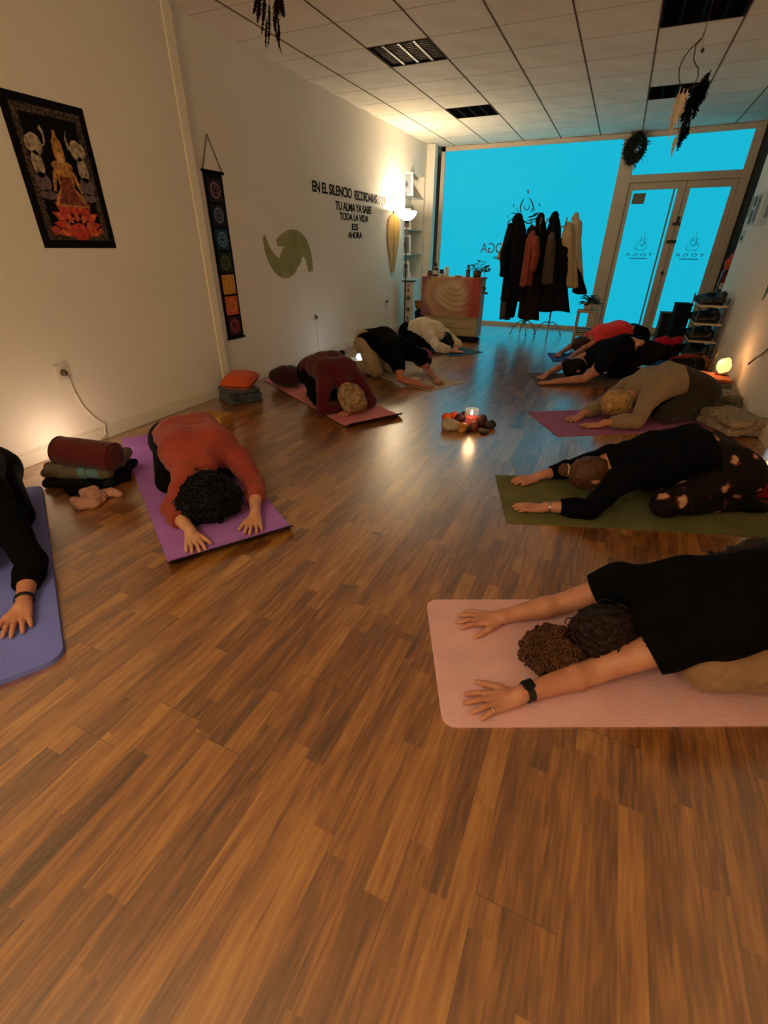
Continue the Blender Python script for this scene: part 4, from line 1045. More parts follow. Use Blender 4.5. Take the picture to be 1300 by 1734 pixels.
M_st3 = mat('amber_stone', srgb(196, 132, 58), .4, .25, 30, .2, 60); M_st4 = mat('red_stone', srgb(140, 62, 44), .5, .25, 30, .2, 60); M_st5 = mat('maroon_stone', srgb(66, 22, 22), .5, .25, 30, .2, 60)
def s_at(px, py, z): return onz(px, py, z)
stone('orange mandarin at the outer end of the candle circle', s_at(756, 707, .045), (.043, .043, .040), M_or, 51, .03, 'mandarin', 'fruit')
stone('orange mandarin tucked between its twin and the maroon stone', s_at(769, 705, .045), (.043, .043, .040), M_or, 52, .03, 'mandarin', 'fruit')
stone('large pale grey-beige rock in the candle circle', s_at(763, 720, .04), (.075, .05, .05), M_st1, 53, .14)
stone('deep maroon round stone left of the candle glass', s_at(779, 710, .05), (.048, .045, .048), M_st5, 54, .08)
stone('amber yellow crystal at the front of the candle circle', s_at(783, 724, .035), (.038, .034, .045), M_st3, 55, .2)
stone('reddish pink stone in front of the candle glass', s_at(801, 722, .035), (.038, .034, .042), M_st4, 56, .15)
stone('small black stone between the amber and the reddish stones', s_at(792, 726, .025), (.030, .030, .030), M_st2, 57, .15)
stone('big dark stone touching the candle glass on the door side', s_at(813, 714, .045), (.055, .05, .052), M_st5, 58, .12)
stone('charcoal rough rock at the door-side end of the candle circle', s_at(829, 719, .03), (.05, .035, .034), M_st2, 59, .2)
stone('thin greyish slate lying in front of the charcoal rock', s_at(817, 729, .014), (.055, .025, .015), mat('slate', srgb(98, 84, 74), .6, .2), 60, .1)
stone('flat black pebble at the front of the candle circle beside the slate', s_at(819, 733, .012), (.03, .02, .013), M_st2, 61, .1)
stone('brown pebble behind the charcoal rock', s_at(818, 708, .035), (.032, .03, .034), mat('brown_stone', srgb(70, 48, 38), .6, .2), 62, .12)
stone('dark red-brown stone behind the mandarins', s_at(786, 703, .05), (.035, .032, .036), M_st5, 63, .1)

# ------------------------------------------------------------------ night lights and sockets on the left wall
def night_light(label, c, power, col, r, est=6):
    t = thing('night_light', label, 'lamp', c)
    mb = MB(); mb.lathe(c, [(0, 0), (r*.7, 0), (r*.72, .01), (r*.5, .018), (0, .018)], 18, cap=False); mb.build('base', mat('white_plastic', srgb(220, 214, 204), .4, .05), t, True)
    mb = MB(); mb.lathe((c[0], c[1], c[2]+.016), [(0, 0)]+[(r*math.sin(x), r-r*math.cos(x)) for x in np.linspace(.4, PI-.01, 10)], 18, cap=False); mb.build('globe', mat('lit_globe', col, .4, emit=col, estr=est), t, True)
    point('night_light_glow', (c[0]+.06, c[1]-.02, c[2]+.14), power, col[:3], .05)
    return t
night_light('small white globe light on the floor behind the person in stone trousers', (-2.86, 5.56, 0), 2.0, (.70, .84, 1.0), .04, 4)
night_light('small warm globe light on the floor behind the maroon bolster', (-3.17, 1.83, 0), 2.6, (1.0, .74, .54), .04)
M_sock = mat('socket_plastic', srgb(226, 218, 202), .4, .04)
def socket(label, x, y, z, cable, clabel, s=.085):
    t = thing('wall_socket', label, 'socket', (x, y, z), 'wall sockets')
    mb = MB(); mb.box((x, y-s/2, z-s/2), (x+.010, y+s/2, z+s/2), .004); mb.build('plate', M_sock, t)
    mb = MB(); mb.lathe((x+.008, y, z), [(0, 0), (.022, 0), (.024, .004), (.018, .028), (.006, .034), (0, .034)], 18, Matrix.Rotation(PI/2, 3, 'Y'), cap=False); mb.build('plug', mat('plug_dark', srgb(92, 78, 60), .5), t, True)
    if cable:
        mb = MB(); mb.tube(cable, .0045, 8); tag(mb.build('cable', M_sock, None, True), clabel, 'cable')
socket('white wall socket with a plug below the black tapestry', XN, 2.05, .535, [(XN+.02, 2.07, .50), (XN+.012, 2.08, .40), (XN+.01, 2.11, .28), (XN+.012, 2.17, .17), (XN+.02, 2.22, .11), (XN+.03, 2.20, .04), (XN+.09, 2.05, .012), (XN+.12, 1.80, .012)], 'white cable running from the socket below the tapestry down to the floor', .10)
socket('white wall socket below the green painted swirl', XL, 5.45, .52, [(XL+.02, 5.46, .49), (XL+.008, 5.47, .3), (XL+.012, 5.48, .13), (XL+.03, 5.50, .03), (XL+.12, 5.62, .012)], 'thin cable dropping from the socket below the green swirl')
socket('white wall socket nearest the floor lamp', XL, 7.68, .52, [(XL+.02, 7.69, .49), (XL+.01, 7.72, .3), (XL+.015, 7.78, .1), (XL+.05, 7.85, .012)], 'thin dark cable hanging from the socket nearest the floor lamp')
mb = MB(); mb.box((XL+.015, 5.33, .0), (XL+.075, 5.60, .045), .006); tag(mb.build('power_strip', M_sock), 'white power strip on the floor against the wall behind the burgundy sweater', 'power strip')

# ------------------------------------------------------------------ wall decorations
def leftpt(x): return lambda u, v, d=0.: (x+d, u, v)
def flat(mb, pts, d, th=.0015):
    """polygon on the left wall: pts (y, z); d wall offset"""
    return mb.prism([(d, y, z) for y, z in pts], (th, 0, 0))
def wavy_cloth(x, y0, y1, z0, z1, amp, seed, shear=0., n=(26, 18)):
    U, V = np.meshgrid(np.linspace(0, 1, n[1]), np.linspace(0, 1, n[0]))
    w_ = wav(seed, (1.5, 3), amp)
    Y = y0+(y1-y0)*U; Z = z0+(z1-z0)*V
    P0 = np.stack([np.full_like(U, x)+amp*1.2, Y, Z], -1); dx = w_(P0.reshape(-1, 3)).reshape(U.shape); P0[..., 0] += dx
    P1 = P0.copy(); P1[..., 0] -= .003
    mb = MB(); mb.grid(P0); mb.grid(P1); return mb
# black tapestry with a seated golden figure on a lotus (plain stand-in)
TY0, TY1, TZ0, TZ1 = 2.20, 2.725, 1.285, 2.065
tx = XN+.004
t = thing('tapestry', 'black bordered tapestry with red lotus, golden figure and pale elephants on the near wall', 'tapestry', (tx, (TY0+TY1)/2, TZ0))
wavy_cloth(XN+.001, TY0, TY1, TZ0, TZ1, .0015, 71).build('cloth', fabric('black_velvet', (.008, .007, .007), .3, 200), t, True)
d = XN+.0075
mb = MB(); b0, b1 = .045, .085
for (a, b, c, e) in ((TY0+b0, TZ0+b0, TY1-b0, TZ0+b1), (TY0+b0, TZ1-b1, TY1-b0, TZ1-b0), (TY0+b0, TZ0+b1, TY0+b1, TZ1-b1), (TY1-b1, TZ0+b1, TY1-b0, TZ1-b1)):
    flat(mb, [(a, b), (c, b), (c, e), (a, e)], d)
def ornament():
    m, N, L, b = NT('ornament_border'); tc = N.new('ShaderNodeTexCoord'); v = N.new('ShaderNodeTexVoronoi'); v.inputs['Scale'].default_value = 70; L.new(tc.outputs['Object'], v.inputs['Vector'])
    rp = N.new('ShaderNodeValToRGB'); e = rp.color_ramp.elements; e[0].position = .2; e[0].color = srgb(112, 84, 52); e[1].position = .6; e[1].color = srgb(26, 18, 12); L.new(v.outputs['Distance'], rp.inputs[0]); L.new(rp.outputs[0], b.inputs['Base Color']); b.inputs['Roughness'].default_value = .8; return m
mb.build('border', ornament(), t)
cy, cz = (TY0+TY1)/2, 0
def petal(mb, y, z, ang, L_, wd, dd):
    pts = []
    for k in range(13):
        u = k/12; pts.append((u*L_, wd*math.sin(PI*u**.8)))
    pts = pts+[(a, -b) for a, b in pts[-2:0:-1]]
    ca, sa = math.cos(ang), math.sin(ang); flat(mb, [(y+a*ca-b*sa, z+a*sa+b*ca) for a, b in pts], dd, .001)
def blob(mb, y, z, ry, rz, dd, n=18, a=0.):
    flat(mb, [(y+ry*math.cos(k*2*PI/n)*math.cos(a)-rz*math.sin(k*2*PI/n)*math.sin(a), z+ry*math.cos(k*2*PI/n)*math.sin(a)+rz*math.sin(k*2*PI/n)*math.cos(a)) for k in range(n)], dd, .001)
mb = MB(); mb2 = MB(); base = (cy+.01, 1.385)
for i, a in enumerate(np.linspace(-.25, PI+.25, 11)): petal(mb if i % 2 else mb2, base[0], base[1]+.02, a, .165+.03*math.sin(a), .034, d+.001*(1+i % 2))
for i, a in enumerate(np.linspace(.5, PI-.5, 5)): petal(mb2, base[0], base[1]-.01, a, .12, .03, d+.003)
blob(mb, base[0], base[1]+.045, .125, .075, d+.0005); blob(mb, base[0], base[1]-.005, .07, .05, d+.0035); mb.build('lotus', mat('lotus_red', srgb(186, 62, 42), .8, .55, 40), t); mb2.build('lotus_petal', mat('lotus_orange', srgb(206, 96, 52), .8, .5, 36), t)
mb = MB(); fy = cy+.005
flat(mb, [(fy-.115, 1.52), (fy+.115, 1.52), (fy+.09, 1.58), (fy+.05, 1.62), (fy+.055, 1.74), (fy-.055, 1.74), (fy-.05, 1.62), (fy-.09, 1.58)], d+.004)
blob(mb, fy, 1.785, .034, .048, d+.005); flat(mb, [(fy-.034, 1.80), (fy+.034, 1.80), (fy+.03, 1.86), (fy+.012, 1.885), (fy+.008, 1.915), (fy-.008, 1.915), (fy-.012, 1.885), (fy-.03, 1.86)], d+.005); blob(mb, fy, 1.735, .07, .03, d+.004)
for sg in (-1, 1): flat(mb, [(fy+sg*.05, 1.73), (fy+sg*.075, 1.70), (fy+sg*.10, 1.60), (fy+sg*.085, 1.595), (fy+sg*.06, 1.66)], d+.004)
mb.build('figure', mat('figure_gold', srgb(178, 124, 58), .8, .7, 60), t)
mb = MB(); flat(mb, [(fy-.09, 1.53), (fy+.09, 1.53), (fy+.05, 1.60), (fy+.035, 1.68), (fy-.035, 1.68), (fy-.05, 1.60)], d+.0055); mb.build('robe', mat('robe_red', srgb(126, 58, 38), .8, .75, 60), t)
mb = MB(); blob(mb, fy, 1.778, .022, .030, d+.0065); mb.build('face', mat('figure_face', srgb(214, 160, 104), .8, .15, 20), t)
for sg in (-1, 1):
    mb = MB(); ey = cy+sg*.135
    blob(mb, ey, 1.83, .045, .055, d+.003); blob(mb, ey+sg*.012, 1.73, .036, .07, d+.003); blob(mb, ey+sg*.03, 1.83, .028, .04, d+.0035)
    pts = [(ey-sg*.03, 1.82), (ey-sg*.06, 1.84), (ey-sg*.065, 1.89), (ey-sg*.05, 1.92)]
    for k in range(3): flat(mb, [(pts[k][0], pts[k][1]-.010), (pts[k+1][0]+.0, pts[k+1][1]-.008), (pts[k+1][0]+.012, pts[k+1][1]+.008), (pts[k][0]+.012, pts[k][1]+.010)], d+.0035)
    mb.build('elephant', mat('elephant_pale', srgb(164, 146, 122), .8, .6, 40), t)
    mb = MB(); blob(mb, ey+sg*.012, 1.64, .05, .05, d+.003); blob(mb, ey, 1.575, .055, .025, d+.003); mb.build('cloud_tuft', mat('tuft_mauve', srgb(104, 84, 86), .8, .5, 40), t)
M_flo = mat('flower_red', srgb(178, 70, 48), .8, .3, 40)
for (a_, b_, c_) in ((-.155, 1.385, .03), (.165, 1.39, .02)): mb = MB(); blob(mb, cy+a_, b_, c_, c_*.8, d+.003); mb.build('flower', M_flo, t)
# chakra banner
M_felt = mat('black_rod', (.006, .006, .006), .95, .1, spec=.02)
BY0, BY1, BZ0, BZ1 = 3.785, 4.055, .49, 1.865
x = XL+.004
t = thing('banner', 'long narrow black banner with a column of coloured medallions hung by a cord', 'banner', (x, (BY0+BY1)/2, BZ0))
wavy_cloth(XL+.002, BY0+.015, BY1-.015, BZ0, BZ1, .002, 75, n=(40, 8)).build('cloth', fabric('black_felt', (.010, .010, .011), .3, 200), t, True)
mb = MB(); mb.tube([(XL+.012, BY0, BZ1), (XL+.012, BY1, BZ1)], .011, 10); mb.build('rod', M_felt, t, True)
mb = MB(); mb.tube([(XL+.010, BY0+.005, BZ0), (XL+.010, BY1-.005, BZ0)], .009, 10); mb.build('weight_rod', M_felt, t, True)
mb = MB(); mb.tube([(XL+.012, BY0+.015, BZ1+.008), (XL+.006, (BY0+BY1)/2, 2.125), (XL+.012, BY1-.015, BZ1+.008)], .0045, 8); mb.build('cord', mat('jute', srgb(104, 74, 44), .9, .2, 60), t, True)
cols = [((30, 24, 30), (150, 104, 112)), ((16, 16, 26), (110, 118, 150)), ((24, 48, 70), (96, 140, 164)), ((30, 34, 18), (92, 100, 56)), ((206, 142, 44), (218, 158, 60)), ((206, 92, 36), (226, 128, 70)), ((52, 16, 18), (178, 62, 58))]
ym = (BY0+BY1)/2; hgt = .168; gap = (BZ1-BZ0-.06)/7
for i, (bg, fg) in enumerate(cols):
    z = BZ1-.04-gap*(i+.5); mb = MB(); dd = XL+.0095
    flat(mb, [(ym-.088, z-hgt/2), (ym+.088, z-hgt/2), (ym+.088, z+hgt/2), (ym-.088, z+hgt/2)], dd)
    panel = mb.build('panel', mat('panel_cloth', srgb(*bg), .85, .15, 30), t)
    mb = MB()
    if i != 4:
        for k in range(24):
            a0, a1 = 2*PI*k/24, 2*PI*(k+1)/24
            r0, r1 = .047, .058+.006*(k % 2)
            flat(mb, [(ym+r0*math.cos(a0), z+r0*math.sin(a0)), (ym+r1*math.cos(a0), z+r1*math.sin(a0)), (ym+r1*math.cos(a1), z+r1*math.sin(a1)), (ym+r0*math.cos(a1), z+r0*math.sin(a1))], dd+.002)
        for s_ in (1, -1):
            q = [(ym+.04*math.cos(a), z+s_*.04*math.sin(a)) for a in (PI/2, PI/2+2*PI/3, PI/2+4*PI/3)]
            for k in range(3):
                a_, b_ = np.array(q[k]), np.array(q[(k+1) % 3]); nn = np.array([-(b_-a_)[1], (b_-a_)[0]]); nn = nn/np.linalg.norm(nn)*.003
                flat(mb, [a_-nn, b_-nn, b_+nn, a_+nn], dd+.0025)
            if i in (0, 6): break
    else:
        for k in range(12):
            a0 = 2*PI*k/12; flat(mb, [(ym+.05*math.cos(a0-.08), z+.05*math.sin(a0-.08)), (ym+.05*math.cos(a0+.08), z+.05*math.sin(a0+.08)), (ym+.03*math.cos(a0), z+.03*math.sin(a0))], dd+.002)
    mb.build('medallion', mat('medallion_thread', srgb(*fg), .85, .2, 60), panel)

# lettering
def text_mesh(name, s, c, xd, yd, height, width, m_, parent, depth=.002, shear=0., space=1.0, bold=0.):
    cu = bpy.data.curves.new(name, 'FONT'); cu.body = s; cu.extrude = .02; cu.shear = shear; cu.space_character = space; cu.offset = bold; cu.align_x = 'CENTER'
    o = bpy.data.objects.new(name, cu); COL.objects.link(o); bpy.context.view_layer.update()
    me = bpy.data.meshes.new_from_object(o.evaluated_get(bpy.context.evaluated_depsgraph_get())); bpy.data.objects.remove(o); bpy.data.curves.remove(cu)
    V = np.array([v.co for v in me.vertices]); F_ = [tuple(p.vertices) for p in me.polygons]; bpy.data.meshes.remove(me)
    V[:, 0] -= (V[:, 0].max()+V[:, 0].min())/2; V[:, 0] *= width/(V[:, 0].max()-V[:, 0].min()); V[:, 1] *= height/V[:, 1].max(); V[:, 2] *= depth/.04
    xd = np.array(xd, float); yd = np.array(yd, float); n = np.cross(xd, yd)
    return mesh_obj(name, np.array(c)+V[:, :1]*xd+V[:, 1:2]*yd+V[:, 2:]*n, F_, m_, parent)
M_let = mat('black_vinyl', (.004, .004, .004), .8, .1, spec=.05); M_let2 = mat('lamp_washed_vinyl', srgb(96, 86, 74), .7, .1)  # second vinyl is greyer: the floor lamp's wash-out is put into its colour
t = thing('wall_lettering', 'black painted five-line Spanish saying on the far left wall beside the floor lamp', 'lettering', (XL, 6.58, 1.4))
for (s, yc, zb, wd, hh) in (('EN EL SILENCIO', 6.06, 1.862, .98, .105), ('RECORDARAS', 6.98, 1.855, .70, .105), ('TU ALMA YA SABE', 6.62, 1.715, 1.04, .09), ('TODA LA VIDA', 6.62, 1.612, .84, .078), ('ES', 6.62, 1.505, .19, .072), ('AHORA', 6.62, 1.408, .42, .075)):
    text_mesh('text_line', s, (XL+.002, yc, zb), (0, 1, 0), (0, 0, 1), hh, wd, M_let, t, .003, .05, .95, .02)
text_mesh('text_line', 'LO QUE', (XL+.002, 7.50, 1.845), (0, 1, 0), (0, 0, 1), .11, .30, M_let2, t, .003, .05)
# green painted swirl
def stroke(mb, pts, wds, dd):
    pts = [np.array(p, float) for p in pts]; L_, R_ = [], []
    for i, p in enumerate(pts):
        tt = pts[min(i+1, len(pts)-1)]-pts[max(i-1, 0)]; tt /= np.linalg.norm(tt); n = np.array([-tt[1], tt[0]]); L_.append(p+n*wds[i]); R_.append(p-n*wds[i])
    for i in range(len(pts)-1): flat(mb, [L_[i], R_[i], R_[i+1], L_[i+1]], dd, .001)
def bez(P, n=24):
    P = [np.array(p, float) for p in P]; out = []
    for k in range(n+1):
        t_ = k/n; Q = P
        while len(Q) > 1: Q = [Q[i]*(1-t_)+Q[i+1]*t_ for i in range(len(Q)-1)]
        out.append(Q[0])
    return out
M_green = mat('green_wall_paint', srgb(152, 148, 92), .85, .18, 5)
mb = MB()
S1 = bez([(4.57, 1.40), (4.60, 1.12), (4.90, .98), (5.12, 1.14)], 20); stroke(mb, S1, [.012+.075*math.sin(PI*min(1, .05+k/20*.75)) for k in range(21)], XL+.0006)
S2 = bez([(4.78, 1.335), (5.02, 1.40), (5.40, 1.46), (5.42, 1.04)], 20); stroke(mb, S2, [.02+.075*math.sin(PI*(.06+.80*k/20)) for k in range(21)], XL+.0010)
S3 = bez([(4.98, 1.10), (5.10, 1.16), (5.20, 1.20), (5.22, 1.30)], 16); stroke(mb, S3, [.085*math.sin(PI*(.15+.7*k/16)) for k in range(17)], XL+.0014)
S4 = bez([(4.80, 1.16), (4.95, 1.26), (5.12, 1.28), (5.32, 1.22)], 16); stroke(mb, S4, [.02+.07*math.sin(PI*k/16) for k in range(17)], XL+.0018)
tag(mb.build('wall_painting', M_green), 'faded green brushstroke swirl painted on the far left wall', 'wall painting')
mb = MB()
for k, (pp, ww) in enumerate(((bez([(5.95, 1.34), (5.75, 1.28), (5.72, 1.10), (5.85, .88)], 16), .09), (bez([(5.78, 1.30), (5.60, 1.22), (5.58, 1.05), (5.68, .92)], 16), .07))):
    P_ = pp
    for i in range(16):
        a, b = P_[i], P_[i+1]; wd0 = ww*math.sin(PI*(.08+.85*i/16)); wd1 = ww*math.sin(PI*(.08+.85*(i+1)/16))
        mb.prism([(XR-.0012-.0005*k, a[0]-wd0, a[1]), (XR-.0012-.0005*k, a[0]+wd0, a[1]), (XR-.0012-.0005*k, b[0]+wd1, b[1]), (XR-.0012-.0005*k, b[0]-wd1, b[1])], (.001, 0, 0))
tag(mb.build('wall_painting', mat('dark_green_paint', srgb(96, 110, 84), .85, .2, 5)), 'dark green leaf painted on the right wall at the frame edge', 'wall painting')
# golden leaf-shaped wall hanging
t = thing('wall_hanging', 'golden leaf-shaped hanging with a thin stem on the wall beside the floor lamp', 'wall hanging', (XL+.005, 7.95, .95))
prof = [(.0, 1.74), (.07, 1.70), (.14, 1.60), (.165, 1.50), (.16, 1.38), (.13, 1.24), (.09, 1.12), (.055, 1.06), (.05, 1.02), (.06, .98), (.03, .95), (0, .945)]
prof = [(0, 1.76), (.10, 1.74), (.19, 1.68), (.235, 1.58), (.235, 1.46), (.205, 1.32), (.16, 1.20), (.115, 1.10), (.085, 1.05), (.075, 1.02), (.085, .99), (.06, .955), (0, .945)]
pts = [(7.93-a, z) for a, z in prof]+[(7.93+a, z) for a, z in prof[-2:0:-1]]
mb = MB(); flat(mb, pts, XL+.004, .016); mb.build('leaf', mat('woven_gold', srgb(196, 150, 62), .6, .2, 50, .4, 60), t)
mb = MB(); mb.tube([(XL+.014, 7.93, 1.72), (XL+.014, 7.92, 2.0)], .009, 8); mb.tube([(XL+.022, 7.93, 1.72), (XL+.022, 7.93, 1.0)], .004, 6); mb.build('stem', mat('dry_stem', srgb(132, 96, 48), .7, .2), t, True)
# right wall papers
M_paper = mat('paper', srgb(204, 196, 182), .8, .05, 5)
def poster(label, y0, y1, z0, z1, dark):
    t = thing('notice', label, 'notice', (XR, (y0+y1)/2, z0))
    mb = MB(); mb.box((XR-.004, y0, z0), (XR-.001, y1, z1)); mb.build('sheet', M_paper, t)
    for (a, b, c, e, g) in dark:
        mb = MB(); mb.box((XR-.0055, y0+(y1-y0)*a, z0+(z1-z0)*c), (XR-.004, y0+(y1-y0)*b, z0+(z1-z0)*e)); mb.build('photo', mat('print_dark', srgb(*g), .7, .4, 30), t)
poster('white notice sheet with dark printed photos on the right wall', 7.42, 8.0, 1.54, 1.86, ((.05, .28, .1, .9, (118, 108, 98)), (.42, .6, .62, .92, (40, 36, 32)), (.42, .62, .08, .5, (56, 50, 44)), (.7, .95, .3, .95, (150, 142, 130))))
poster('pale notice sheet at the right frame edge above the leaf painting', 6.85, 7.30, 1.52, 1.88, ((.1, .4, .2, .8, (126, 116, 106)),))
poster('small white card with a dark mark under the notice sheets', 7.72, 7.98, 1.36, 1.50, ((.2, .75, .25, .6, (70, 62, 54)),))
mb = MB(); mb.tube([(XR-.01, 5.0, .60), (XR-.012, 5.08, .55), (XR-.015, 5.16, .50), (XR-.03, 5.22, .46), (XR-.06, 5.25, .40)], .007, 8)
tag(mb.build('cable', mat('grey_cable', srgb(96, 84, 76), .5), None, True), 'short grey cable hooked on the right wall above the salt lamp', 'cable')

# ------------------------------------------------------------------ niche with glass shelves and frames
g, N_, L_, b_ = NT('shelf_glass'); b_.inputs['Base Color'].default_value = (.55, .66, .62, 1); b_.inputs['Roughness'].default_value = .1; b_.inputs['Transmission Weight'].default_value = .55; b_.inputs['IOR'].default_value = 1.2
SHZ = [2.04, 1.56, 1.18]
for k, z in enumerate(SHZ):
    mb = MB(); mb.box((-3.655, NY0+.002, z-.006), (XL-.005, NY1-.002, z+.006), .002)
    tag(mb.build('glass_shelf', g), ['top glass shelf in the wall niche, just under the tallest white frame', 'middle glass shelf in the wall niche level with the lamp bowl', 'lowest glass shelf in the wall niche'][k], 'shelf', 'glass shelves in the wall niche')
M_wf = mat('white_frame', srgb(236, 230, 218), .4, .03)
def picture_frame(label, y, z, hh, ww, pic, x=-3.47):
    t = thing('picture_frame', label, 'picture frame', (x, y, z), 'white picture frames in the niche')
    a = .14; R_ = Matrix.Rotation(-.75, 3, 'Z')
    def q(u, v, dd): return Vector((x, y, z))+R_ @ Vector((dd-v*a*.6, u, v))
    mb = MB(); th = .022; bw = .03
    for (u0, u1, v0, v1) in ((-ww/2, ww/2, 0, bw), (-ww/2, ww/2, hh-bw, hh), (-ww/2, -ww/2+bw, bw, hh-bw), (ww/2-bw, ww/2, bw, hh-bw)):
        V = [q(u, v, dd) for dd in (0, th) for (u, v) in ((u0, v0), (u1, v0), (u1, v1), (u0, v1))]
        mb.add(V, [(0, 1, 2, 3), (7, 6, 5, 4), (0, 4, 5, 1), (1, 5, 6, 2), (2, 6, 7, 3), (3, 7, 4, 0)])
    mb.build('frame', M_wf, t)
    mb = MB(); mb.add([q(u, v, .008) for (u, v) in ((-ww/2+bw, bw), (ww/2-bw, bw), (ww/2-bw, hh-bw), (-ww/2+bw, hh-bw))], [(0, 1, 2, 3)]); o = mb.build('picture', mat('print_image', srgb(*pic), .5, .25, 14), t)
    if hh > .28:
        mb = MB(); mb.add([q(u, v, .010) for (u, v) in ((-.03, .12), (.03, .12), (.03, .19), (-.03, .19))], [(0, 1, 2, 3)]); mb.build('print_mark', mat('print_mark', srgb(70, 76, 92), .5, .2), o)
    return t
picture_frame('tallest white frame with bluish print on the top glass shelf', 8.56, SHZ[0]+.0065, .32, .24, (146, 150, 160))
picture_frame('white frame with brownish photo on the middle glass shelf above the lamp bowl', 8.56, SHZ[1]+.0065, .30, .20, (132, 118, 104))
picture_frame('white frame with grey-blue photo on the lowest glass shelf', 8.58, SHZ[2]+.0065, .30, .20, (124, 128, 134))
picture_frame('white frame standing on the niche sill beside a white ornament', 8.58, NZ0+.001, .28, .18, (150, 150, 150))
t = thing('ornament', 'small white cone-shaped ornament on the niche sill', 'ornament', (-3.50, 8.86, NZ0)); mb = MB(); mb.lathe((-3.50, 8.86, NZ0), [(0, .001), (.05, .001), (.045, .03), (.02, .12), (.024, .15), (.012, .17), (0, .172)], 20, cap=False); mb.build('ceramic', M_wf, t, True)

# ------------------------------------------------------------------ floor lamp
LX, LY = -3.21, 7.98
t = thing('floor_lamp', 'lit floor lamp with white bowl shade on a thin dark pole in the far corner', 'lamp', (LX, LY, 0))
M_iron = mat('dark_iron', srgb(46, 34, 26), .4, .1, metal=.4)
mb = MB(); mb.lathe((LX, LY, 0), [(0, .001), (.12, .001), (.125, .012), (.05, .024), (.012, .04), (0, .04)], 28, cap=False); mb.build('base', M_iron, t, True)
mb = MB(); mb.tube([(LX, LY, .03), (LX, LY, 1.66)], .011, 12); mb.lathe((LX, LY, 1.0), [(0, 0), (.018, .01), (.02, .03), (.018, .05), (0, .06)], 14, cap=False); mb.build('pole', M_iron, t, True)
mb = MB(); mb.lathe((LX, LY, 1.645), [(.0, 0), (.03, .004), (.045, .03), (0.03, .03)], 20, cap=False); mb.build('shade_cup', M_iron, t, True)
prof = [(.035, 1.665)]+[(.15*math.sin(x), 1.665+.125*(1-math.cos(x))) for x in np.linspace(.35, PI/2, 9)]+[(.143, 1.79)]+[(.143*math.sin(x), 1.673+.117*(1-math.cos(x))) for x in np.linspace(PI/2, .35, 9)]
mb = MB(); mb.lathe((LX, LY, 0), prof, 36, cap=False); mb.build('lamp_shade', mat('opal_glass', srgb(255, 246, 226), .4, .02, emit=(1.0, .84, .60), estr=8), t, True)
mb = MB(); mb.lathe((LX, LY, 1.70), [(0, 0), (.012, .002), (.022, .02), (.014, .038), (0, .042)], 18, cap=False); mb.build('bulb', mat('lit_bulb', (1, .9, .7), .4, emit=(1.0, .86, .62), estr=10), t, True)
point('floor_lamp_light', (LX, LY, 1.772), 64, (1.0, .81, .56), .022)

# ------------------------------------------------------------------ speaker, basket, cabinet
t = thing('speaker', 'slim white tower speaker with five round black drivers in the far corner', 'speaker', (-3.25, 8.24, 0))
mb = MB(); mb.obox((-3.25, 8.24, .40), (.17, .20, .78), .35, .008); mb.build('cabinet', mat('white_lacquer', srgb(214, 206, 192), .3, .04), t)
Rs = Matrix.Rotation(.35, 3, 'Z')
def spk(dx, z, r, m_, name):
    c = Vector((-3.25, 8.24, z))+Rs @ Vector((dx, -.101, 0)); R_ = Rs @ Matrix.Rotation(PI/2, 3, 'X')
    mb = MB(); mb.lathe(c, [(0, -.002), (r*.3, .002), (r*.85, -.004), (r*.9, .006), (r, .006), (r, -.006)], 24, R_, cap=False); mb.build(name, m_, t, True)
for z, r in ((.66, .028), (.54, .045), (.36, .045), (.22, .028)): spk(.0, z, r, M_black, 'driver')
spk(0, .735, .022, mat('red_tweeter', srgb(150, 34, 30), .5), 'tweeter')
t = thing('turntable_plate', 'flat black plate lying on top of the white tower speaker', 'plate', (-3.25, 8.24, .791)); mb = MB(); mb.lathe((-3.25, 8.24, .791), [(0, 0), (.13, 0), (.135, .006), (.13, .014), (0, .014)], 28, cap=False); mb.build('disc', M_black, t, 40)
f = Field((-3.3, 8.25, 0), (-2.8, 8.75, .5), .009); f.rbox((-3.075, 8.46, .17), (.11, .11, .17), .06, None, 0); f.wrinkle(wav(81, (6, 11), .008)); f.plane((0, 0, .001), (0, 0, -1))
tag(f.build('sack', fabric('navy_canvas', srgb(26, 30, 58), .4)), 'navy blue sack between the tower speaker and the draped cabinet', 'sack')
t = thing('basket', 'brown wicker basket sitting on the navy sack', 'basket', (-3.075, 8.46, .345))
mb = MB(); mb.lathe((-3.075, 8.46, .345), [(0, 0), (.10, 0), (.125, .06), (.13, .12), (.122, .12), (.115, .06), (.09, .01), (0, .01)], 28, cap=False); mb.build('bowl', mat('wicker', srgb(176, 110, 56), .8, .4, 60, .8, 70), t, True)
mb = MB(); mb.tube([(-3.075+.128*math.cos(x), 8.46+.128*math.sin(x), .467) for x in np.linspace(0, 2*PI, 25)[:-1]], .009, 8, closed=True); mb.build('rim', mat('wicker_rim', srgb(150, 90, 44), .8, .3, 60), t, True)
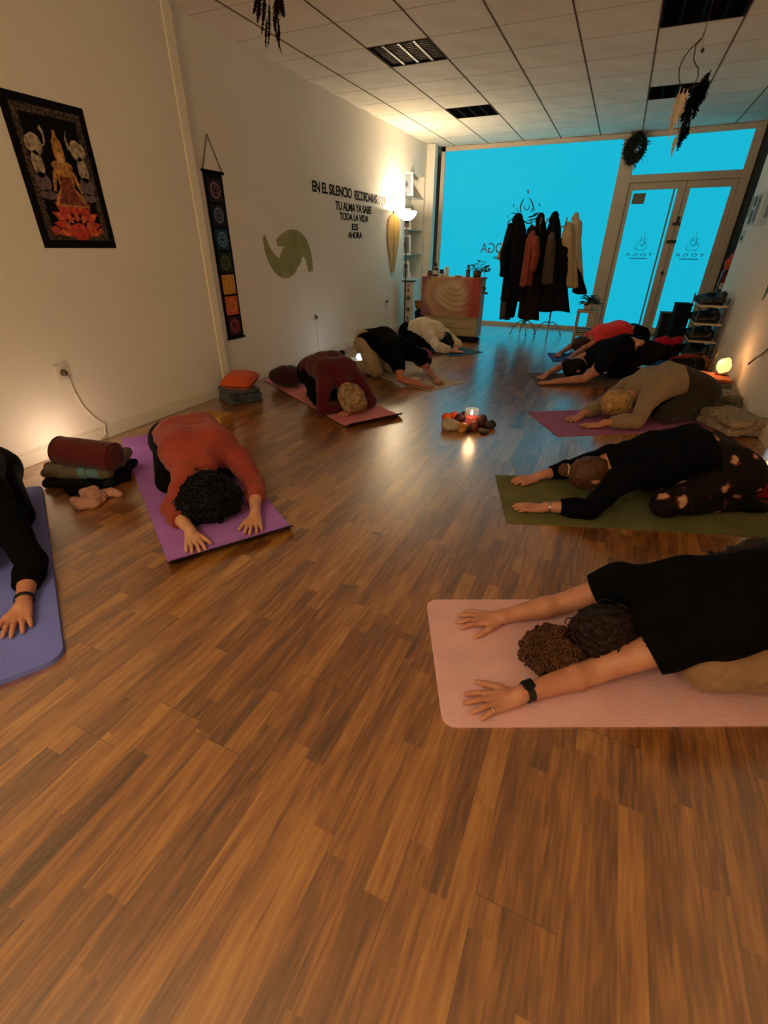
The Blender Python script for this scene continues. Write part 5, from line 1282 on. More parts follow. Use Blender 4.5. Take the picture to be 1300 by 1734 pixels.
# cabinet under a dyed cloth
CX0, CX1, CY0, CY1, CZ = -2.82, -1.88, 7.78, 8.18, .895
t = thing('cabinet', 'cream low cabinet with drawers under the dyed drape beside the shop window', 'cabinet', ((CX0+CX1)/2, (CY0+CY1)/2, 0))
M_cab = mat('cream_paint', srgb(206, 182, 140), .5, .05)
mb = MB(); mb.box((CX0+.02, CY0+.02, .02), (CX1-.02, CY1, CZ-.025), .004); mb.box((CX0, CY0, CZ-.025), (CX1, CY1, CZ), .004); mb.build('body', M_cab, t)
for k, (z0, z1) in enumerate(((.035, .155), (.165, .295), (.305, .50), (.51, .86))):
    mb = MB(); mb.box((CX0+.03, CY0+.002, z0), (CX1-.03, CY0+.02, z1), .004); dr = mb.build('drawer', M_cab, t)
    mb = MB(); mb.tube([((CX0+CX1)/2-.05, CY0-.006, (z0+z1)/2), ((CX0+CX1)/2+.05, CY0-.006, (z0+z1)/2)], .005, 8); mb.build('handle', mat('drawer_pull', srgb(170, 150, 116), .5), dr, True)
def drape():
    m, N, L, b = NT('dyed_cloth'); tc = N.new('ShaderNodeTexCoord'); mp = N.new('ShaderNodeMapping'); mp.inputs['Location'].default_value = (2.33, 0, -.80); mp.inputs['Scale'].default_value = (1, 0, 1.25); L.new(tc.outputs['Object'], mp.inputs[0])
    gr = N.new('ShaderNodeTexGradient'); gr.gradient_type = 'SPHERICAL'; mp2 = N.new('ShaderNodeVectorMath'); mp2.operation = 'SCALE'; mp2.inputs['Scale'].default_value = 1.55
    nz = N.new('ShaderNodeTexNoise'); nz.inputs['Scale'].default_value = 5; L.new(tc.outputs['Object'], nz.inputs['Vector'])
    L.new(mp.outputs[0], mp2.inputs[0]); L.new(mp2.outputs[0], gr.inputs[0])
    ad = N.new('ShaderNodeMath'); ad.operation = 'MULTIPLY_ADD'; L.new(nz.outputs['Fac'], ad.inputs[0]); ad.inputs[1].default_value = .22; L.new(gr.outputs['Fac'], ad.inputs[2])
    rp = N.new('ShaderNodeValToRGB'); e = rp.color_ramp.elements; e[0].position = .10; e[0].color = srgb(150, 84, 88); e[1].position = 1.0; e[1].color = srgb(206, 166, 132)
    for p_, c_ in ((.34, (150, 104, 104)), (.46, (208, 164, 116)), (.62, (196, 146, 120)), (.78, (216, 186, 150))): q = e.new(p_); q.color = srgb(*c_)
    L.new(ad.outputs[0], rp.inputs[0])
    sp = N.new('ShaderNodeSeparateXYZ'); L.new(tc.outputs['Object'], sp.inputs[0]); mr = N.new('ShaderNodeMapRange'); mr.inputs[1].default_value = -2.16; mr.inputs[2].default_value = -1.98; L.new(sp.outputs[0], mr.inputs[0])
    mx = N.new('ShaderNodeMix'); mx.data_type = 'RGBA'; L.new(mr.outputs[0], mx.inputs['Factor']); L.new(rp.outputs[0], mx.inputs['A']); mx.inputs['B'].default_value = srgb(190, 84, 78); L.new(mx.outputs['Result'], b.inputs['Base Color']); b.inputs['Roughness'].default_value = .85; b.inputs['Sheen Weight'].default_value = .1
    return m
U, V = np.meshgrid(np.linspace(0, 1, 60), np.linspace(0, 1, 40)); zz = .335+(CZ+.004-.335)*V
# swagged folds hung from the upper corners
fold = np.zeros_like(U)
for k, r_ in enumerate((.28, .42, .56, .70, .85)):
    q = (U-.55-.12*(1-V))**2/.30+(V-1.0)**2/1.0; fold += .014*np.exp(-((np.sqrt(q)-r_)/.045)**2)
fold += .010*np.sin(U*34+V*9)*(U > .78)*np.clip((U-.78)*6, 0, 1)
P0 = np.stack([CX0-.015+(CX1-CX0+.03)*U, CY0-.022-fold, zz], -1)
TP = np.stack(np.meshgrid(np.linspace(CX0-.015, CX1+.015, 60), np.linspace(CY0-.022, CY1-.06, 8)), -1); TP = np.concatenate([TP, np.full(TP.shape[:2]+(1,), CZ+.0045)], -1); TP[0, :, 1] = P0[-1, :, 1]
G_ = np.concatenate([P0, TP[0:]], 0); G2 = G_.copy(); G2[:40, :, 1] += .003; G2[40:, :, 2] -= .003
mb = MB(); mb.grid(G_); mb.grid(G2)
tag(mb.build('drape', drape(), None, True), 'pink and golden dyed cloth draped over the front of the cabinet', 'cloth')
mb = MB(); mb.obox((-2.28, 7.62, .035), (.96, .16, .065), .0, .02); tag(mb.build('rolled_mat', fabric('black_roll', (.012, .012, .014), .4), None, True), 'long black rolled mat on the floor at the foot of the cabinet', 'rolled mat')
# things on the cabinet
zt = CZ+.0055
def bottle(label, x, y, prof, m_, capm=None, capprof=None, lab=None, name='bottle', cat='bottle'):
    t = thing(name, label, cat, (x, y, zt)); mb = MB(); mb.lathe((x, y, zt), prof, 20, cap=False); mb.build('vessel', m_, t, True)
    if capprof: mb = MB(); mb.lathe((x, y, zt), capprof, 16, cap=False); mb.build('cap', capm, t, 40)
    if lab:
        r, z0, z1, lm = lab; mb = MB(); mb.lathe((x, y, zt), [(r, z0), (r, z1)], 24, cap=False); mb.build('sticker', lm, t, True)
M_amber = mat('amber_glass', srgb(96, 46, 16), .15, .1, trans=.3); M_cap = mat('dark_cap', srgb(28, 20, 18), .5); M_lab = mat('cream_label', srgb(222, 206, 180), .7)
bottle('small brown jar at the lamp-side corner of the draped cabinet', -2.76, 7.90, [(0, 0), (.035, 0), (.037, .01), (.037, .055), (.03, .065), (0, .065)], mat('brown_jar', srgb(120, 66, 34), .4), M_cap, [(0, .064), (.032, .064), (.032, .08), (0, .08)], None, 'jar', 'jar')
bottle('amber bottle with cream label and dark pump on the draped cabinet', -2.66, 7.90, [(0, 0), (.042, 0), (.044, .01), (.044, .10), (.03, .125), (.014, .135), (.014, .15), (0, .15)], M_amber, M_cap, [(0, .148), (.018, .148), (.018, .185), (.008, .19), (.008, .2), (0, .2)], (.0448, .03, .085, M_lab))
bottle('dark jar with pale base between amber bottle and white candle', -2.56, 7.90, [(0, 0), (.034, 0), (.036, .008), (.036, .07), (.03, .078), (0, .078)], mat('dark_jar', srgb(40, 38, 34), .4), M_cap, [(0, .077), (.034, .077), (.034, .10), (0, .10)], (.0366, .008, .04, M_lab), 'jar', 'jar')
bottle('white pillar candle on the draped cabinet', -2.48, 7.90, [(0, 0), (.032, 0), (.034, .004), (.033, .135), (.028, .14), (0, .136)], mat('white_wax', srgb(232, 222, 200), .5, .03, sss=.2), None, None, None, 'pillar_candle', 'candle')
bottle('small shallow dish at the middle of the draped cabinet', -2.28, 7.90, [(0, 0), (.04, 0), (.07, .02), (.066, .022), (.036, .006), (0, .006)], mat('clay_dish', srgb(190, 150, 104), .6), None, None, None, 'dish', 'dish')
bottle('tall bluish bottle beside the trailing plant on the cabinet', -2.13, 7.90, [(0, 0), (.032, 0), (.034, .008), (.034, .09), (.02, .115), (.014, .125), (.014, .14), (0, .14)], mat('blue_grey_glass', srgb(112, 104, 112), .2, trans=.3), mat('navy_stopper', srgb(34, 34, 46), .5), [(0, .138), (.018, .138), (.018, .17), (0, .17)])
# plants
M_leafg = mat('plant_leaf', srgb(58, 88, 30), .5, .35, 20); M_leafd = mat('dark_leaf', srgb(24, 44, 18), .5, .35, 20); M_stem = mat('plant_stem', srgb(70, 84, 40), .6)
def leafshape(mb, p, d, n, L_, wd):
    p = np.array(p, float); d = np.array(d, float); d /= np.linalg.norm(d); s = np.cross(d, n); s /= np.linalg.norm(s)+1e-9; n = np.cross(s, d)
    rows = []
    for k in range(6):
        u = k/5; w_ = wd*math.sin(PI*(.06+.94*u)**.75) if u < 1 else .0004; c = p+d*L_*u-n*L_*.25*u*u
        rows.append([c-s*w_+n*w_*.25, c, c+s*w_+n*w_*.25])
    mb.grid(np.array(rows)); rows2 = [[q-n*.001 for q in r_] for r_ in rows]; mb.grid(np.array(rows2))
def potted(label, c, pot, pm, leaves, seed, m_, name, sz, spread, trail=None):
    t = thing(name, label, 'plant', c); mb = MB(); mb.lathe(c, pot, 24, cap=False); mb.build('pot', pm, t, True)
    top = pot[-1][1]; mb = MB(); ms = MB(); rr = np.random.RandomState(seed)
    for k in range(leaves):
        a = rr.uniform(0, 2*PI); el = rr.uniform(.15, 1.35); L1 = rr.uniform(.4, 1.0)*spread
        dv = np.array([math.cos(a)*math.cos(el), math.sin(a)*math.cos(el), math.sin(el)]); p0 = np.array(c)+(0, 0, top-.02); p1 = p0+dv*L1
        ms.tube([p0, (p0+p1)/2+(0, 0, .01), p1], .0022, 5); leafshape(mb, p1, dv*.6+np.array([math.cos(a), math.sin(a), -.2])*.6, (0, 0, 1), sz*rr.uniform(.7, 1.2), sz*.34)
    if trail:
        for tr in trail:
            ms.tube(tr, .003, 6)
            for k, q in enumerate(tr[1:]):
                for s_ in (-1, 1): leafshape(mb, q, (rr.uniform(-.6, .6)+s_*.6, -.5, rr.uniform(-.8, .2)), (0, -.6, .8), sz*rr.uniform(.7, 1.1), sz*.36)
    ms.build('stems', M_stem, t, True); mb.build('foliage', m_, t, True); return t
potted('trailing green pothos in a pot at the window end of the draped cabinet', (-1.985, 7.90, zt), [(0, 0), (.055, 0), (.07, .09), (.066, .09), (.06, .08), (0, .08)], mat('clay_pot', srgb(96, 84, 60), .7), 34, 91, M_leafg, 'potted_pothos', .075, .17,
       [[(-1.93, 7.86, zt+.08), (-1.86, 7.80, zt+.10), (-1.82, 7.76, zt-.02), (-1.81, 7.75, zt-.12), (-1.80, 7.75, zt-.20)], [(-1.93, 7.9, zt+.08), (-1.84, 7.86, zt+.16), (-1.79, 7.83, zt+.12)]])
# small stool with plant
SX, SY = -.31, 8.55
t = thing('stool', 'cream wooden plant stool by the door post', 'stool', (SX, SY, 0)); M_st = mat('beech', srgb(190, 158, 118), .5, .12, 12)
mb = MB(); mb.obox((SX, SY, .44), (.32, .28, .035), 0, .008); mb.build('seat', M_st, t)
for sx in (-1, 1):
    for sy in (-1, 1): mb = MB(); mb.obox((SX+sx*.135, SY+sy*.115, .212), (.034, .034, .42), 0, .004); mb.build('leg', M_st, t)
mb = MB(); mb.obox((SX, SY, .085), (.30, .25, .02), 0, .004); mb.build('lower_shelf', M_st, t)
potted('dark spiky plant in a white pot on the cream stool', (SX-.01, SY, .4585), [(0, 0), (.06, 0), (.085, .11), (.08, .11), (.07, .1), (0, .1)], mat('white_pot', srgb(214, 206, 190), .4), 60, 92, M_leafd, 'potted_plant', .10, .12)
for k, (z, c_) in enumerate(((.096, (70, 34, 30)), (.128, (120, 110, 104)), (.155, (44, 34, 36)))):
    t = thing('book', ['dark red book at the bottom of the pile on the stool shelf', 'grey book in the middle of the pile on the stool shelf', 'black book on top of the pile on the stool shelf'][k], 'book', (SX, SY, z), 'books on the stool shelf')
    mb = MB(); mb.obox((SX, SY, z+.0135), (.22-.01*k, .16, .0245), .05*k, .003); mb.build('cover', mat('book_cover', srgb(*c_), .6, .1), t)
    mb = MB(); mb.obox((SX+.002, SY-.0815*math.cos(.05*k), z+.0135), (.20-.01*k, .004, .017), .05*k); mb.build('pages', M_paper, t)

# ------------------------------------------------------------------ coats on two stands
M_bent = mat('pale_metal', srgb(150, 140, 126), .4, .1, metal=.3)
def coat_stand(label, x, y, rot):
    t = thing('coat_stand', label, 'coat stand', (x, y, 0), 'coat stands in front of the shop window')
    mb = MB(); mb.tube([(x, y, .16), (x, y, 1.66)], .014, 10); mb.build('pole', M_bent, t, True)
    for k in range(4):
        a = rot+k*PI/2; ca, sa = math.cos(a), math.sin(a)
        mb = MB(); mb.tube([(x+ca*r, y+sa*r, z) for r, z in ((.012, .22), (.06, .235), (.13, .19), (.19, .09), (.22, .012))], .009, 8); mb.build('leg', M_bent, t, True)
        mb = MB(); mb.tube([(x+ca*r, y+sa*r, z) for r, z in ((.012, 1.60), (.06, 1.58), (.11, 1.62), (.13, 1.70))], .009, 8); mb.build('hook', M_bent, t, True)
coat_stand('bent-legged coat stand under the black hooded coat and the red padded jacket', -1.28, 8.62, .4)
coat_stand('bent-legged coat stand under the cream coats', -.88, 8.66, .1)
def coat(label, ptop, pbot, y, w0, w1, dep, m_, seed, sleeves=1, hood=False, slm=None, flare=0.0, name='coat', sl_len=.55):
    """hangs from its collar: ptop / pbot are pixel-free world (x, z)"""
    xt, zt_ = ptop; xb, zb = pbot; rr = np.random.RandomState(seed); t = thing(name, label, name.replace('_', ' '), ((xt+xb)/2, y, zb), 'coats hanging on the stands')
    n = 40; R_ = 26; P = []
    ph = rr.uniform(0, 6.28, 4)
    for i in range(R_+1):
        u = i/R_; x_ = xt+(xb-xt)*u; z = zt_+(zb-zt_)*u
        wd = (w0*(.30+.70*min(1, (u/.16))**.6) if u < .16 else w0+(w1-w0)*((u-.16)/.84)); dp = dep*(.45+.55*min(1, u/.2))
        row = []
        for k in range(n):
            a = 2*PI*k/n; rf = 1+(.05+.11*u)*(math.sin(5*a+ph[0]+2*u)+.6*math.sin(8*a+ph[1]-1.5*u)+.3*math.sin(13*a+ph[2]))
            row.append((x_+wd*math.cos(a)*rf, y+dp*math.sin(a)*rf, z-.02*math.sin(3*a+ph[3])*u*u))
        P.append(row)
    V = [p for r_ in P for p in r_]; F_ = [(i*n+k, i*n+(k+1) % n, (i+1)*n+(k+1) % n, (i+1)*n+k) for i in range(R_) for k in range(n)]+[tuple(range(n-1, -1, -1)), tuple(R_*n+k for k in range(n))]
    mb = MB(); mb.add(V, F_); mb.build('body', m_, t, True)
    H_ = zt_-zb
    for s_ in ((-1, 1) if sleeves == 1 else (sleeves,) if sleeves in (-2, 2) else ()):
        sg = 1 if s_ > 0 else -1; f = Field((xt-.5, y-.3, zb-.3), (xt+.5, y+.3, zt_+.1), .012)
        p0 = np.array([xt+sg*w0*.75, y-dep*.3, zt_-.13*H_]); p1 = p0+np.array([sg*.05, -.04, -sl_len*H_*.5]); p2 = p0+np.array([sg*.035, -.06, -sl_len*H_])
        f.chain([p0, p1, p2], [.062, .056, .046], .02); f.wrinkle(wav(seed+sg, (6, 11), .008)); f.build('sleeve', slm or m_, t)
    if hood:
        f = Field((xt-.3, y-.3, zt_-.25), (xt+.3, y+.3, zt_+.15), .010); f.ell((xt, y-.03, zt_-.04), (w0*.62, dep*.8, .085), None, .03); f.cone((xt-w0*.3, y-.05, zt_-.06), (xt+w0*.4, y-.05, zt_-.10), .05, .045, .03); f.wrinkle(wav(seed+7, (8, 14), .006)); f.build('hood', slm or m_, t)
    else:
        f = Field((xt-.3, y-.3, zt_-.2), (xt+.3, y+.3, zt_+.15), .010); f.chain([(xt-w0*.35, y-.02, zt_-.04), (xt, y+.03, zt_), (xt+w0*.35, y-.02, zt_-.04)], [.03, .035, .03], .02); f.build('collar', slm or m_, t)
    return t
K_black = fabric('black_wool', (.010, .010, .011), .5, 120, scale=20); K_dark = fabric('dark_brown_wool', srgb(40, 26, 22), .5, 120, .3); K_tan = fabric('tan_suede', srgb(164, 120, 68), .4, 120); K_red = fabric('brick_red_padding', srgb(140, 62, 44), .4, 90)
K_cream = fabric('cream_wool', srgb(196, 170, 126), .5, 120); K_cream2 = fabric('ivory_wool', srgb(206, 184, 150), .5, 120); K_taupe = fabric('taupe_fur', srgb(92, 72, 54), .9, 60, .4, scale=40); K_grey = fabric('grey_tweed', srgb(84, 70, 66), .6, 90, .4, scale=50)
def cp(px, py, y): p = ony(px, py, y); return (p[0], p[2])
coat('tan suede jacket with black lower edge peeking out behind the black hooded coat', cp(868, 388, 8.66), cp(853, 440, 8.66), 8.66, .09, .10, .05, K_tan, 101, 0)
coat('black hooded coat hanging nearest the draped cabinet', cp(878, 366, 8.55), cp(872, 508, 8.55), 8.55, .125, .20, .09, K_black, 102, -2, True)
coat('grey tweed scarf with ragged ends hanging lowest beside the tan jacket', cp(862, 440, 8.60), cp(855, 540, 8.60), 8.60, .07, .085, .04, K_grey, 103, 0, False, None, 0, 'scarf')
coat('long dark scarf hanging below the black hooded coat', cp(872, 470, 8.52), cp(862, 536, 8.52), 8.52, .10, .07, .05, K_black, 113, 0, False, None, 0, 'scarf')
coat('brick red padded jacket hanging between two black coats', cp(901, 395, 8.48), cp(890, 484, 8.48), 8.48, .085, .085, .07, K_red, 104, 2)
coat('dark brown long coat reaching lowest behind the brick red jacket', cp(900, 385, 8.60), cp(894, 540, 8.60), 8.60, .11, .16, .08, K_dark, 105, 0)
coat('black slim coat beside the brick red jacket', cp(916, 366, 8.62), cp(906, 500, 8.62), 8.62, .09, .17, .09, K_black, 106, 0, True)
coat('taupe furry coat hanging in front of the pointed black hood', cp(934, 398, 8.50), cp(926, 480, 8.50), 8.50, .065, .08, .06, K_taupe, 107, 0)
coat('black coat with tall pointed hood in the middle of the rack', cp(940, 364, 8.66), cp(926, 500, 8.66), 8.66, .10, .20, .10, K_black, 108, 0, True)
coat('black wide coat hanging lowest under the cream coats', cp(948, 408, 8.60), cp(935, 526, 8.60), 8.60, .12, .26, .11, K_black, 109, 2)
coat('cream wool coat hanging from the window-side hook', cp(962, 380, 8.60), cp(962, 486, 8.60), 8.60, .095, .12, .07, K_cream, 110, 0)
coat('ivory coat with raised collar at the door end of the rack', cp(975, 364, 8.70), cp(975, 480, 8.70), 8.70, .075, .095, .07, K_cream2, 111, 2, False, None, 0, 'coat', .85)
coat('black scarf end flaring towards the plant stool', cp(975, 455, 8.64), cp(982, 496, 8.64), 8.64, .06, .10, .04, K_black, 112, 0, False, None, 0, 'scarf')

# ------------------------------------------------------------------ decals on the glass
M_dec = mat('decal_dark', srgb(24, 50, 66), .5, .05); M_dec2 = mat('decal_red', srgb(92, 110, 130), .5, .05); M_dec3 = mat('decal_faint', srgb(36, 120, 142), .5, .05)
def logo(label, fn, scale, m_, m2, d=.0):
    """fn maps crop coordinates (px in the sketch) to world points on the glass"""
    t = thing('window_decal', label, 'decal', tuple(fn(450, 400)))
    mb = MB(); S_ = scale
    def ln(pts, w_): mb.tube([fn(*p) for p in bez(pts, 14)], [w_*S_*(.45+.55*math.sin(PI*k/14)) for k in range(15)], 6)
    ln([(432, 100), (400, 160), (370, 210), (405, 262)], .012); ln([(488, 95), (520, 150), (560, 200), (500, 252)], .012); ln([(432, 165), (425, 250), (495, 250), (486, 165)], .008)
    ln([(285, 268), (330, 250), (360, 275), (385, 300)], .009); ln([(615, 262), (570, 250), (540, 275), (515, 300)], .009); ln([(350, 200), (352, 235), (372, 250), (372, 262)], .006); ln([(545, 195), (550, 230), (530, 245), (528, 258)], .006)
    ln([(330, 320), (240, 320), (220, 430), (330, 440)], .010); ln([(580, 320), (670, 320), (690, 430), (580, 440)], .010); ln([(245, 425), (270, 480), (360, 500), (450, 460)], .010); ln([(655, 425), (630, 480), (540, 500), (450, 460)], .010)
    ln([(470, 305), (520, 300), (560, 290), (580, 262)], .014); ln([(460, 345), (520, 345), (560, 320), (590, 300)], .012); ln([(400, 300), (420, 360), (480, 400), (540, 350)], .012)
    mb.build('lotus_outline', m_, t, True)
    for (u, v, s_) in ((474, 30, 1.0), (318, 180, .75), (598, 170, .75), (250, 298, .6), (650, 292, .6)):
        mb = MB(); q = [fn(u, v-32*s_), fn(u+13*s_, v), fn(u, v+32*s_), fn(u-13*s_, v)]; mb.prism(q, (0, -.002, 0)); mb.build('petal_dot', m2, t)
    return t
def wfn(u, v): return ony(820+u/6.42, 320+v/6.42, YG-.004)
t = logo('large dark lotus logo on the shop window behind the coats', wfn, 1.0, M_dec, M_dec2)
p0 = ony(845, 429, YG-.004); p1 = ony(813, 428, YG-.004)
t = thing('window_lettering', 'mirrored faint reddish word on the shop window beside the coats', 'lettering', tuple(p0))
text_mesh('word', 'YOGA', (p1[0]+.27, YG-.004, p1[2]), (-1, 0, 0), (0, 0, 1), .16, .54, M_dec2, t, .002)
text_mesh('small_word', 'ba', ((p0[0]+ony(838, 438, YG)[0])/2-.02, YG-.004, ony(843, 438, YG)[2]), (-1, 0, 0), (0, 0, 1), .05, .09, M_dec, t, .002, 0, 1, .02)
for (cx_, lab) in ((.58, 'small mirrored lotus logo and lettering on the door leaf beside the window'), (1.31, 'small mirrored lotus logo and lettering on the door leaf next to the right wall')):
    def dfn(u, v, cx_=cx_): return np.array(D(cx_+(u-450)*.00042, -.003, 1.40-(v-250)*.00052))
    t = logo(lab, dfn, .35, M_dec3, M_dec3)
    xd = np.array([math.cos(DA), math.sin(DA), 0]); text_mesh('word', 'YOGA', D(cx_, -.003, 1.195), -xd, (0, 0, 1), .045, .40, M_dec3, t, .002, 0, 1.6)
    mb = MB()
    for k in range(14): dbox(mb, cx_-.13+k*.019, cx_-.13+k*.019+.013, 1.150, 1.168, -.004, -.002, 0)
    mb.build('small_print', M_dec, t)
t = thing('notice', 'taped grey notice at the top corner of the glass door', 'notice', D(.37, -.004, 1.95)); mb = MB(); dbox(mb, .29, .47, 1.92, 2.06, -.006, -.002, 0); mb.build('sheet', mat('notice_grey', srgb(128, 124, 112), .8, .08), t)

# wreath on the door post
WC = np.array(ony(1075, 252, 9.66)); t = thing('wreath', 'dark round twig wreath hanging on the door post', 'wreath', tuple(WC))
mb = MB(); rr = np.random.RandomState(5)
for k in range(170):
    a0 = rr.uniform(0, 2*PI); R0 = .17*math.sqrt(rr.uniform(.02, 1)); pts = []
    for i in range(7):
        a = a0+i*.2; r_ = R0+.02*math.sin(i*1.3+k); pts.append(WC+(r_*math.cos(a)*.85, rr.uniform(-.03, .02), r_*math.sin(a)*1.1))
    mb.tube(pts, .006, 5)
for k in range(120):
    a = rr.uniform(0, 2*PI); r_ = rr.uniform(.13, .19); p = WC+np.array([r_*math.cos(a)*.85, rr.uniform(-.03, .02), r_*math.sin(a)*1.1]); dv = np.array([math.cos(a), rr.uniform(-.5, .5), math.sin(a)])+rr.normal(size=3)*.5; mb.tube([p, p+dv*.045], [.006, .002], 4)
mb.build('twigs', mat('dark_twig', srgb(26, 30, 22), .8, .3), t, True)

# dreamcatchers
M_fw = mat('white_feather', srgb(206, 190, 164), .8, .15, 40); M_fb = mat('black_feather', (.002, .002, .002), .95, .2, 40, spec=.02); M_rattan = mat('dark_rattan', srgb(52, 34, 22), .7, .2, 40)
def feather(p, d, L_, wd, m_, t, seed):
    rr = np.random.RandomState(seed); p = np.array(p, float); d = np.array(d, float); d /= np.linalg.norm(d); s = np.cross(d, [_f[0], _f[1], 0]); s /= np.linalg.norm(s); n = np.cross(s, d); mb = MB()
    cur = rr.uniform(-.15, .15); mb.tube([p+d*L_*u+s*cur*L_*u*u for u in np.linspace(0, 1, 8)], [.0016*(1.2-u) for u in np.linspace(0, 1, 8)], 5)
    for k in range(60):
        u = .10+.88*k/59; w_ = wd*math.sin(PI*min(.97, .18+.8*u))*rr.uniform(.35, 1.0); c = p+d*L_*u+s*cur*L_*u*u
        for sg in (-1, 1):
            e = c+s*sg*w_+d*w_*.9+n*rr.uniform(-.006, .006); mb.prism([c-d*.002, c+d*.002, e+d*.0008, e-d*.0008], n*.0006)
    return mb.build('feather', m_, t)
DCY = 3.0
def dp(px, py, y=DCY): return ony(px, py, y)
t = thing('dreamcatcher', 'crescent hoop dreamcatcher with white and black feathers hanging before the door', 'dreamcatcher', tuple(dp(1196, 44)))
top = dp(1194, 50); mb = MB(); mb.tube([top, (top[0]+.0, DCY, ZC)], .0015, 6); mb.build('string', M_rattan, t)
mb = MB(); mb.tube([dp(*p) for p in ((1194, 50), (1190, 62), (1178, 74), (1166, 86), (1156, 100), (1150, 116), (1149, 132), (1152, 145), (1160, 152), (1170, 149), (1177, 140), (1182, 128), (1182, 116), (1177, 108), (1174, 100), (1176, 88), (1178, 76), (1188, 66))], [.0022]*18, 8); mb.build('hoop', M_rattan, t, True)
mb = MB(); mb.lathe(dp(1189, 86), [(0, -.008), (.006, -.004), (.007, .002), (.004, .008), (0, .01)], 12, cap=False); mb.tube([dp(1189, 86), dp(1192, 62)], .0006, 5); mb.build('bead', M_black, t, True)
def fe(a, b, wd, m_, seed, y=DCY): a = dp(*a, y); b = dp(*b, y); feather(a, b-a, np.linalg.norm(b-a), wd, m_, t, seed)
fe((1152, 148), (1133, 236), .022, M_fw, 1); fe((1158, 150), (1140, 215), .024, M_fw, 2, DCY-.01); fe((1165, 150), (1152, 200), .02, M_fw, 3)
fe((1146, 225), (1132, 266), .008, M_fw, 4); fe((1150, 225), (1138, 262), .006, M_fw, 5)
fe((1204, 118), (1178, 160), .020, M_fb, 6, DCY+.01); fe((1192, 140), (1165, 190), .030, M_fb, 7); fe((1200, 135), (1180, 178), .024, M_fb, 8, DCY+.015); fe((1178, 150), (1158, 208), .028, M_fb, 9); fe((1172, 180), (1150, 230), .024, M_fb, 10, DCY+.01); fe((1160, 200), (1150, 256), .020, M_fb, 11); fe((1168, 210), (1155, 240), .018, M_fb, 12); fe((1185, 150), (1170, 202), .024, M_fb, 13, DCY-.01)
mb = MB(); mb.tube([dp(1172, 150), dp(1185, 140), dp(1204, 120)], .002, 6); mb.tube([dp(1160, 152), dp(1162, 190), dp(1155, 232)], .0016, 6); mb.tube([dp(1152, 150), dp(1148, 226)], .0014, 6); mb.build('cord', M_rattan, t)
t = thing('feather_bundle', 'bundle of dark brown feathers hanging from the ceiling at the top frame edge', 'dreamcatcher', tuple(ony(455, -10, 2.6)))
q = ony(456, -30, 2.6); mb = MB(); mb.tube([q, (q[0], 2.6, ZC)], .0015, 6); mb.build('string', M_rattan, t)
M_fd = mat('brown_feather', srgb(26, 12, 10), .95, .3, 40, spec=.03)
for i, (a, b, wd) in enumerate((((440, -20), (437, 40), .020), ((448, -20), (447, 60), .016), ((456, 0), (456, 82), .011), ((468, -15), (470, 50), .022), ((474, -10), (478, 30), .02), ((462, 20), (470, 94), .010), ((452, 30), (447, 84), .008), ((470, 30), (476, 80), .009), ((436, -20), (433, 26), .014))):
    a_ = ony(*a, 2.6+.01*(i % 3)); b_ = ony(*b, 2.6+.01*(i % 3)); feather(a_, b_-a_, np.linalg.norm(b_-a_), wd, M_fd, t, 40+i)
mb = MB(); mb.tube([ony(436, -22, 2.6), q, ony(475, -14, 2.6)], .003, 6); mb.build('twig', M_rattan, t)

# ------------------------------------------------------------------ right-hand far corner
t = thing('fire_extinguisher', 'red fire extinguisher with white label on the dark wall by the door', 'fire extinguisher', (1.36, 8.35, .66))
mb = MB(); mb.lathe((1.36, 8.35, .66), [(0, 0), (.07, 0), (.078, .02), (.078, .36), (.06, .41), (.025, .43), (.025, .45), (0, .45)], 24, cap=False); mb.build('cylinder', mat('red_enamel', srgb(140, 24, 22), .35, .08), t, True)
mb = MB(); mb.lathe((1.36, 8.35, .66), [(.0786, .10), (.0786, .24)], 24, cap=False); mb.build('sticker', M_lab, t, True)
mb = MB(); mb.obox((1.36, 8.31, 1.13), (.03, .11, .02), 0, .004); mb.obox((1.36, 8.35, 1.10), (.03, .03, .05), 0, .004); mb.build('valve', M_black, t)
mb = MB(); mb.tube([(1.36, 8.31, 1.11), (1.30, 8.27, 1.02), (1.28, 8.27, .85), (1.29, 8.28, .72)], .011, 8); mb.build('hose', M_black, t, True)
mb = MB(); mb.obox((1.44, 8.35, .86), (.02, .10, .30), 0, .003); mb.build('bracket', M_black, t)
f = Field((1.1, 7.85, .9), (1.45, 8.4, 1.5), .010); f.chain([(1.39, 8.15, 1.34), (1.37, 8.14, 1.24), (1.34, 8.13, 1.14)], [.03, .06, .085], .02); f.wrinkle(wav(95, (6, 12), .010))
tag(f.build('hung_cloth', fabric('bright_orange_cloth', srgb(208, 76, 30), .4)), 'bright orange cloth hanging above the fire extinguisher', 'cloth')
t = thing('wall_hook', 'black round hook knob above the orange cloth', 'hook', (1.43, 8.16, 1.37)); mb = MB(); mb.lathe((1.447, 8.16, 1.37), [(0, 0), (.02, 0), (.014, .03), (.03, .045), (.03, .06), (0, .07)], 16, Matrix.Rotation(-PI/2, 3, 'Y'), cap=False); mb.build('knob', M_black, t, True)
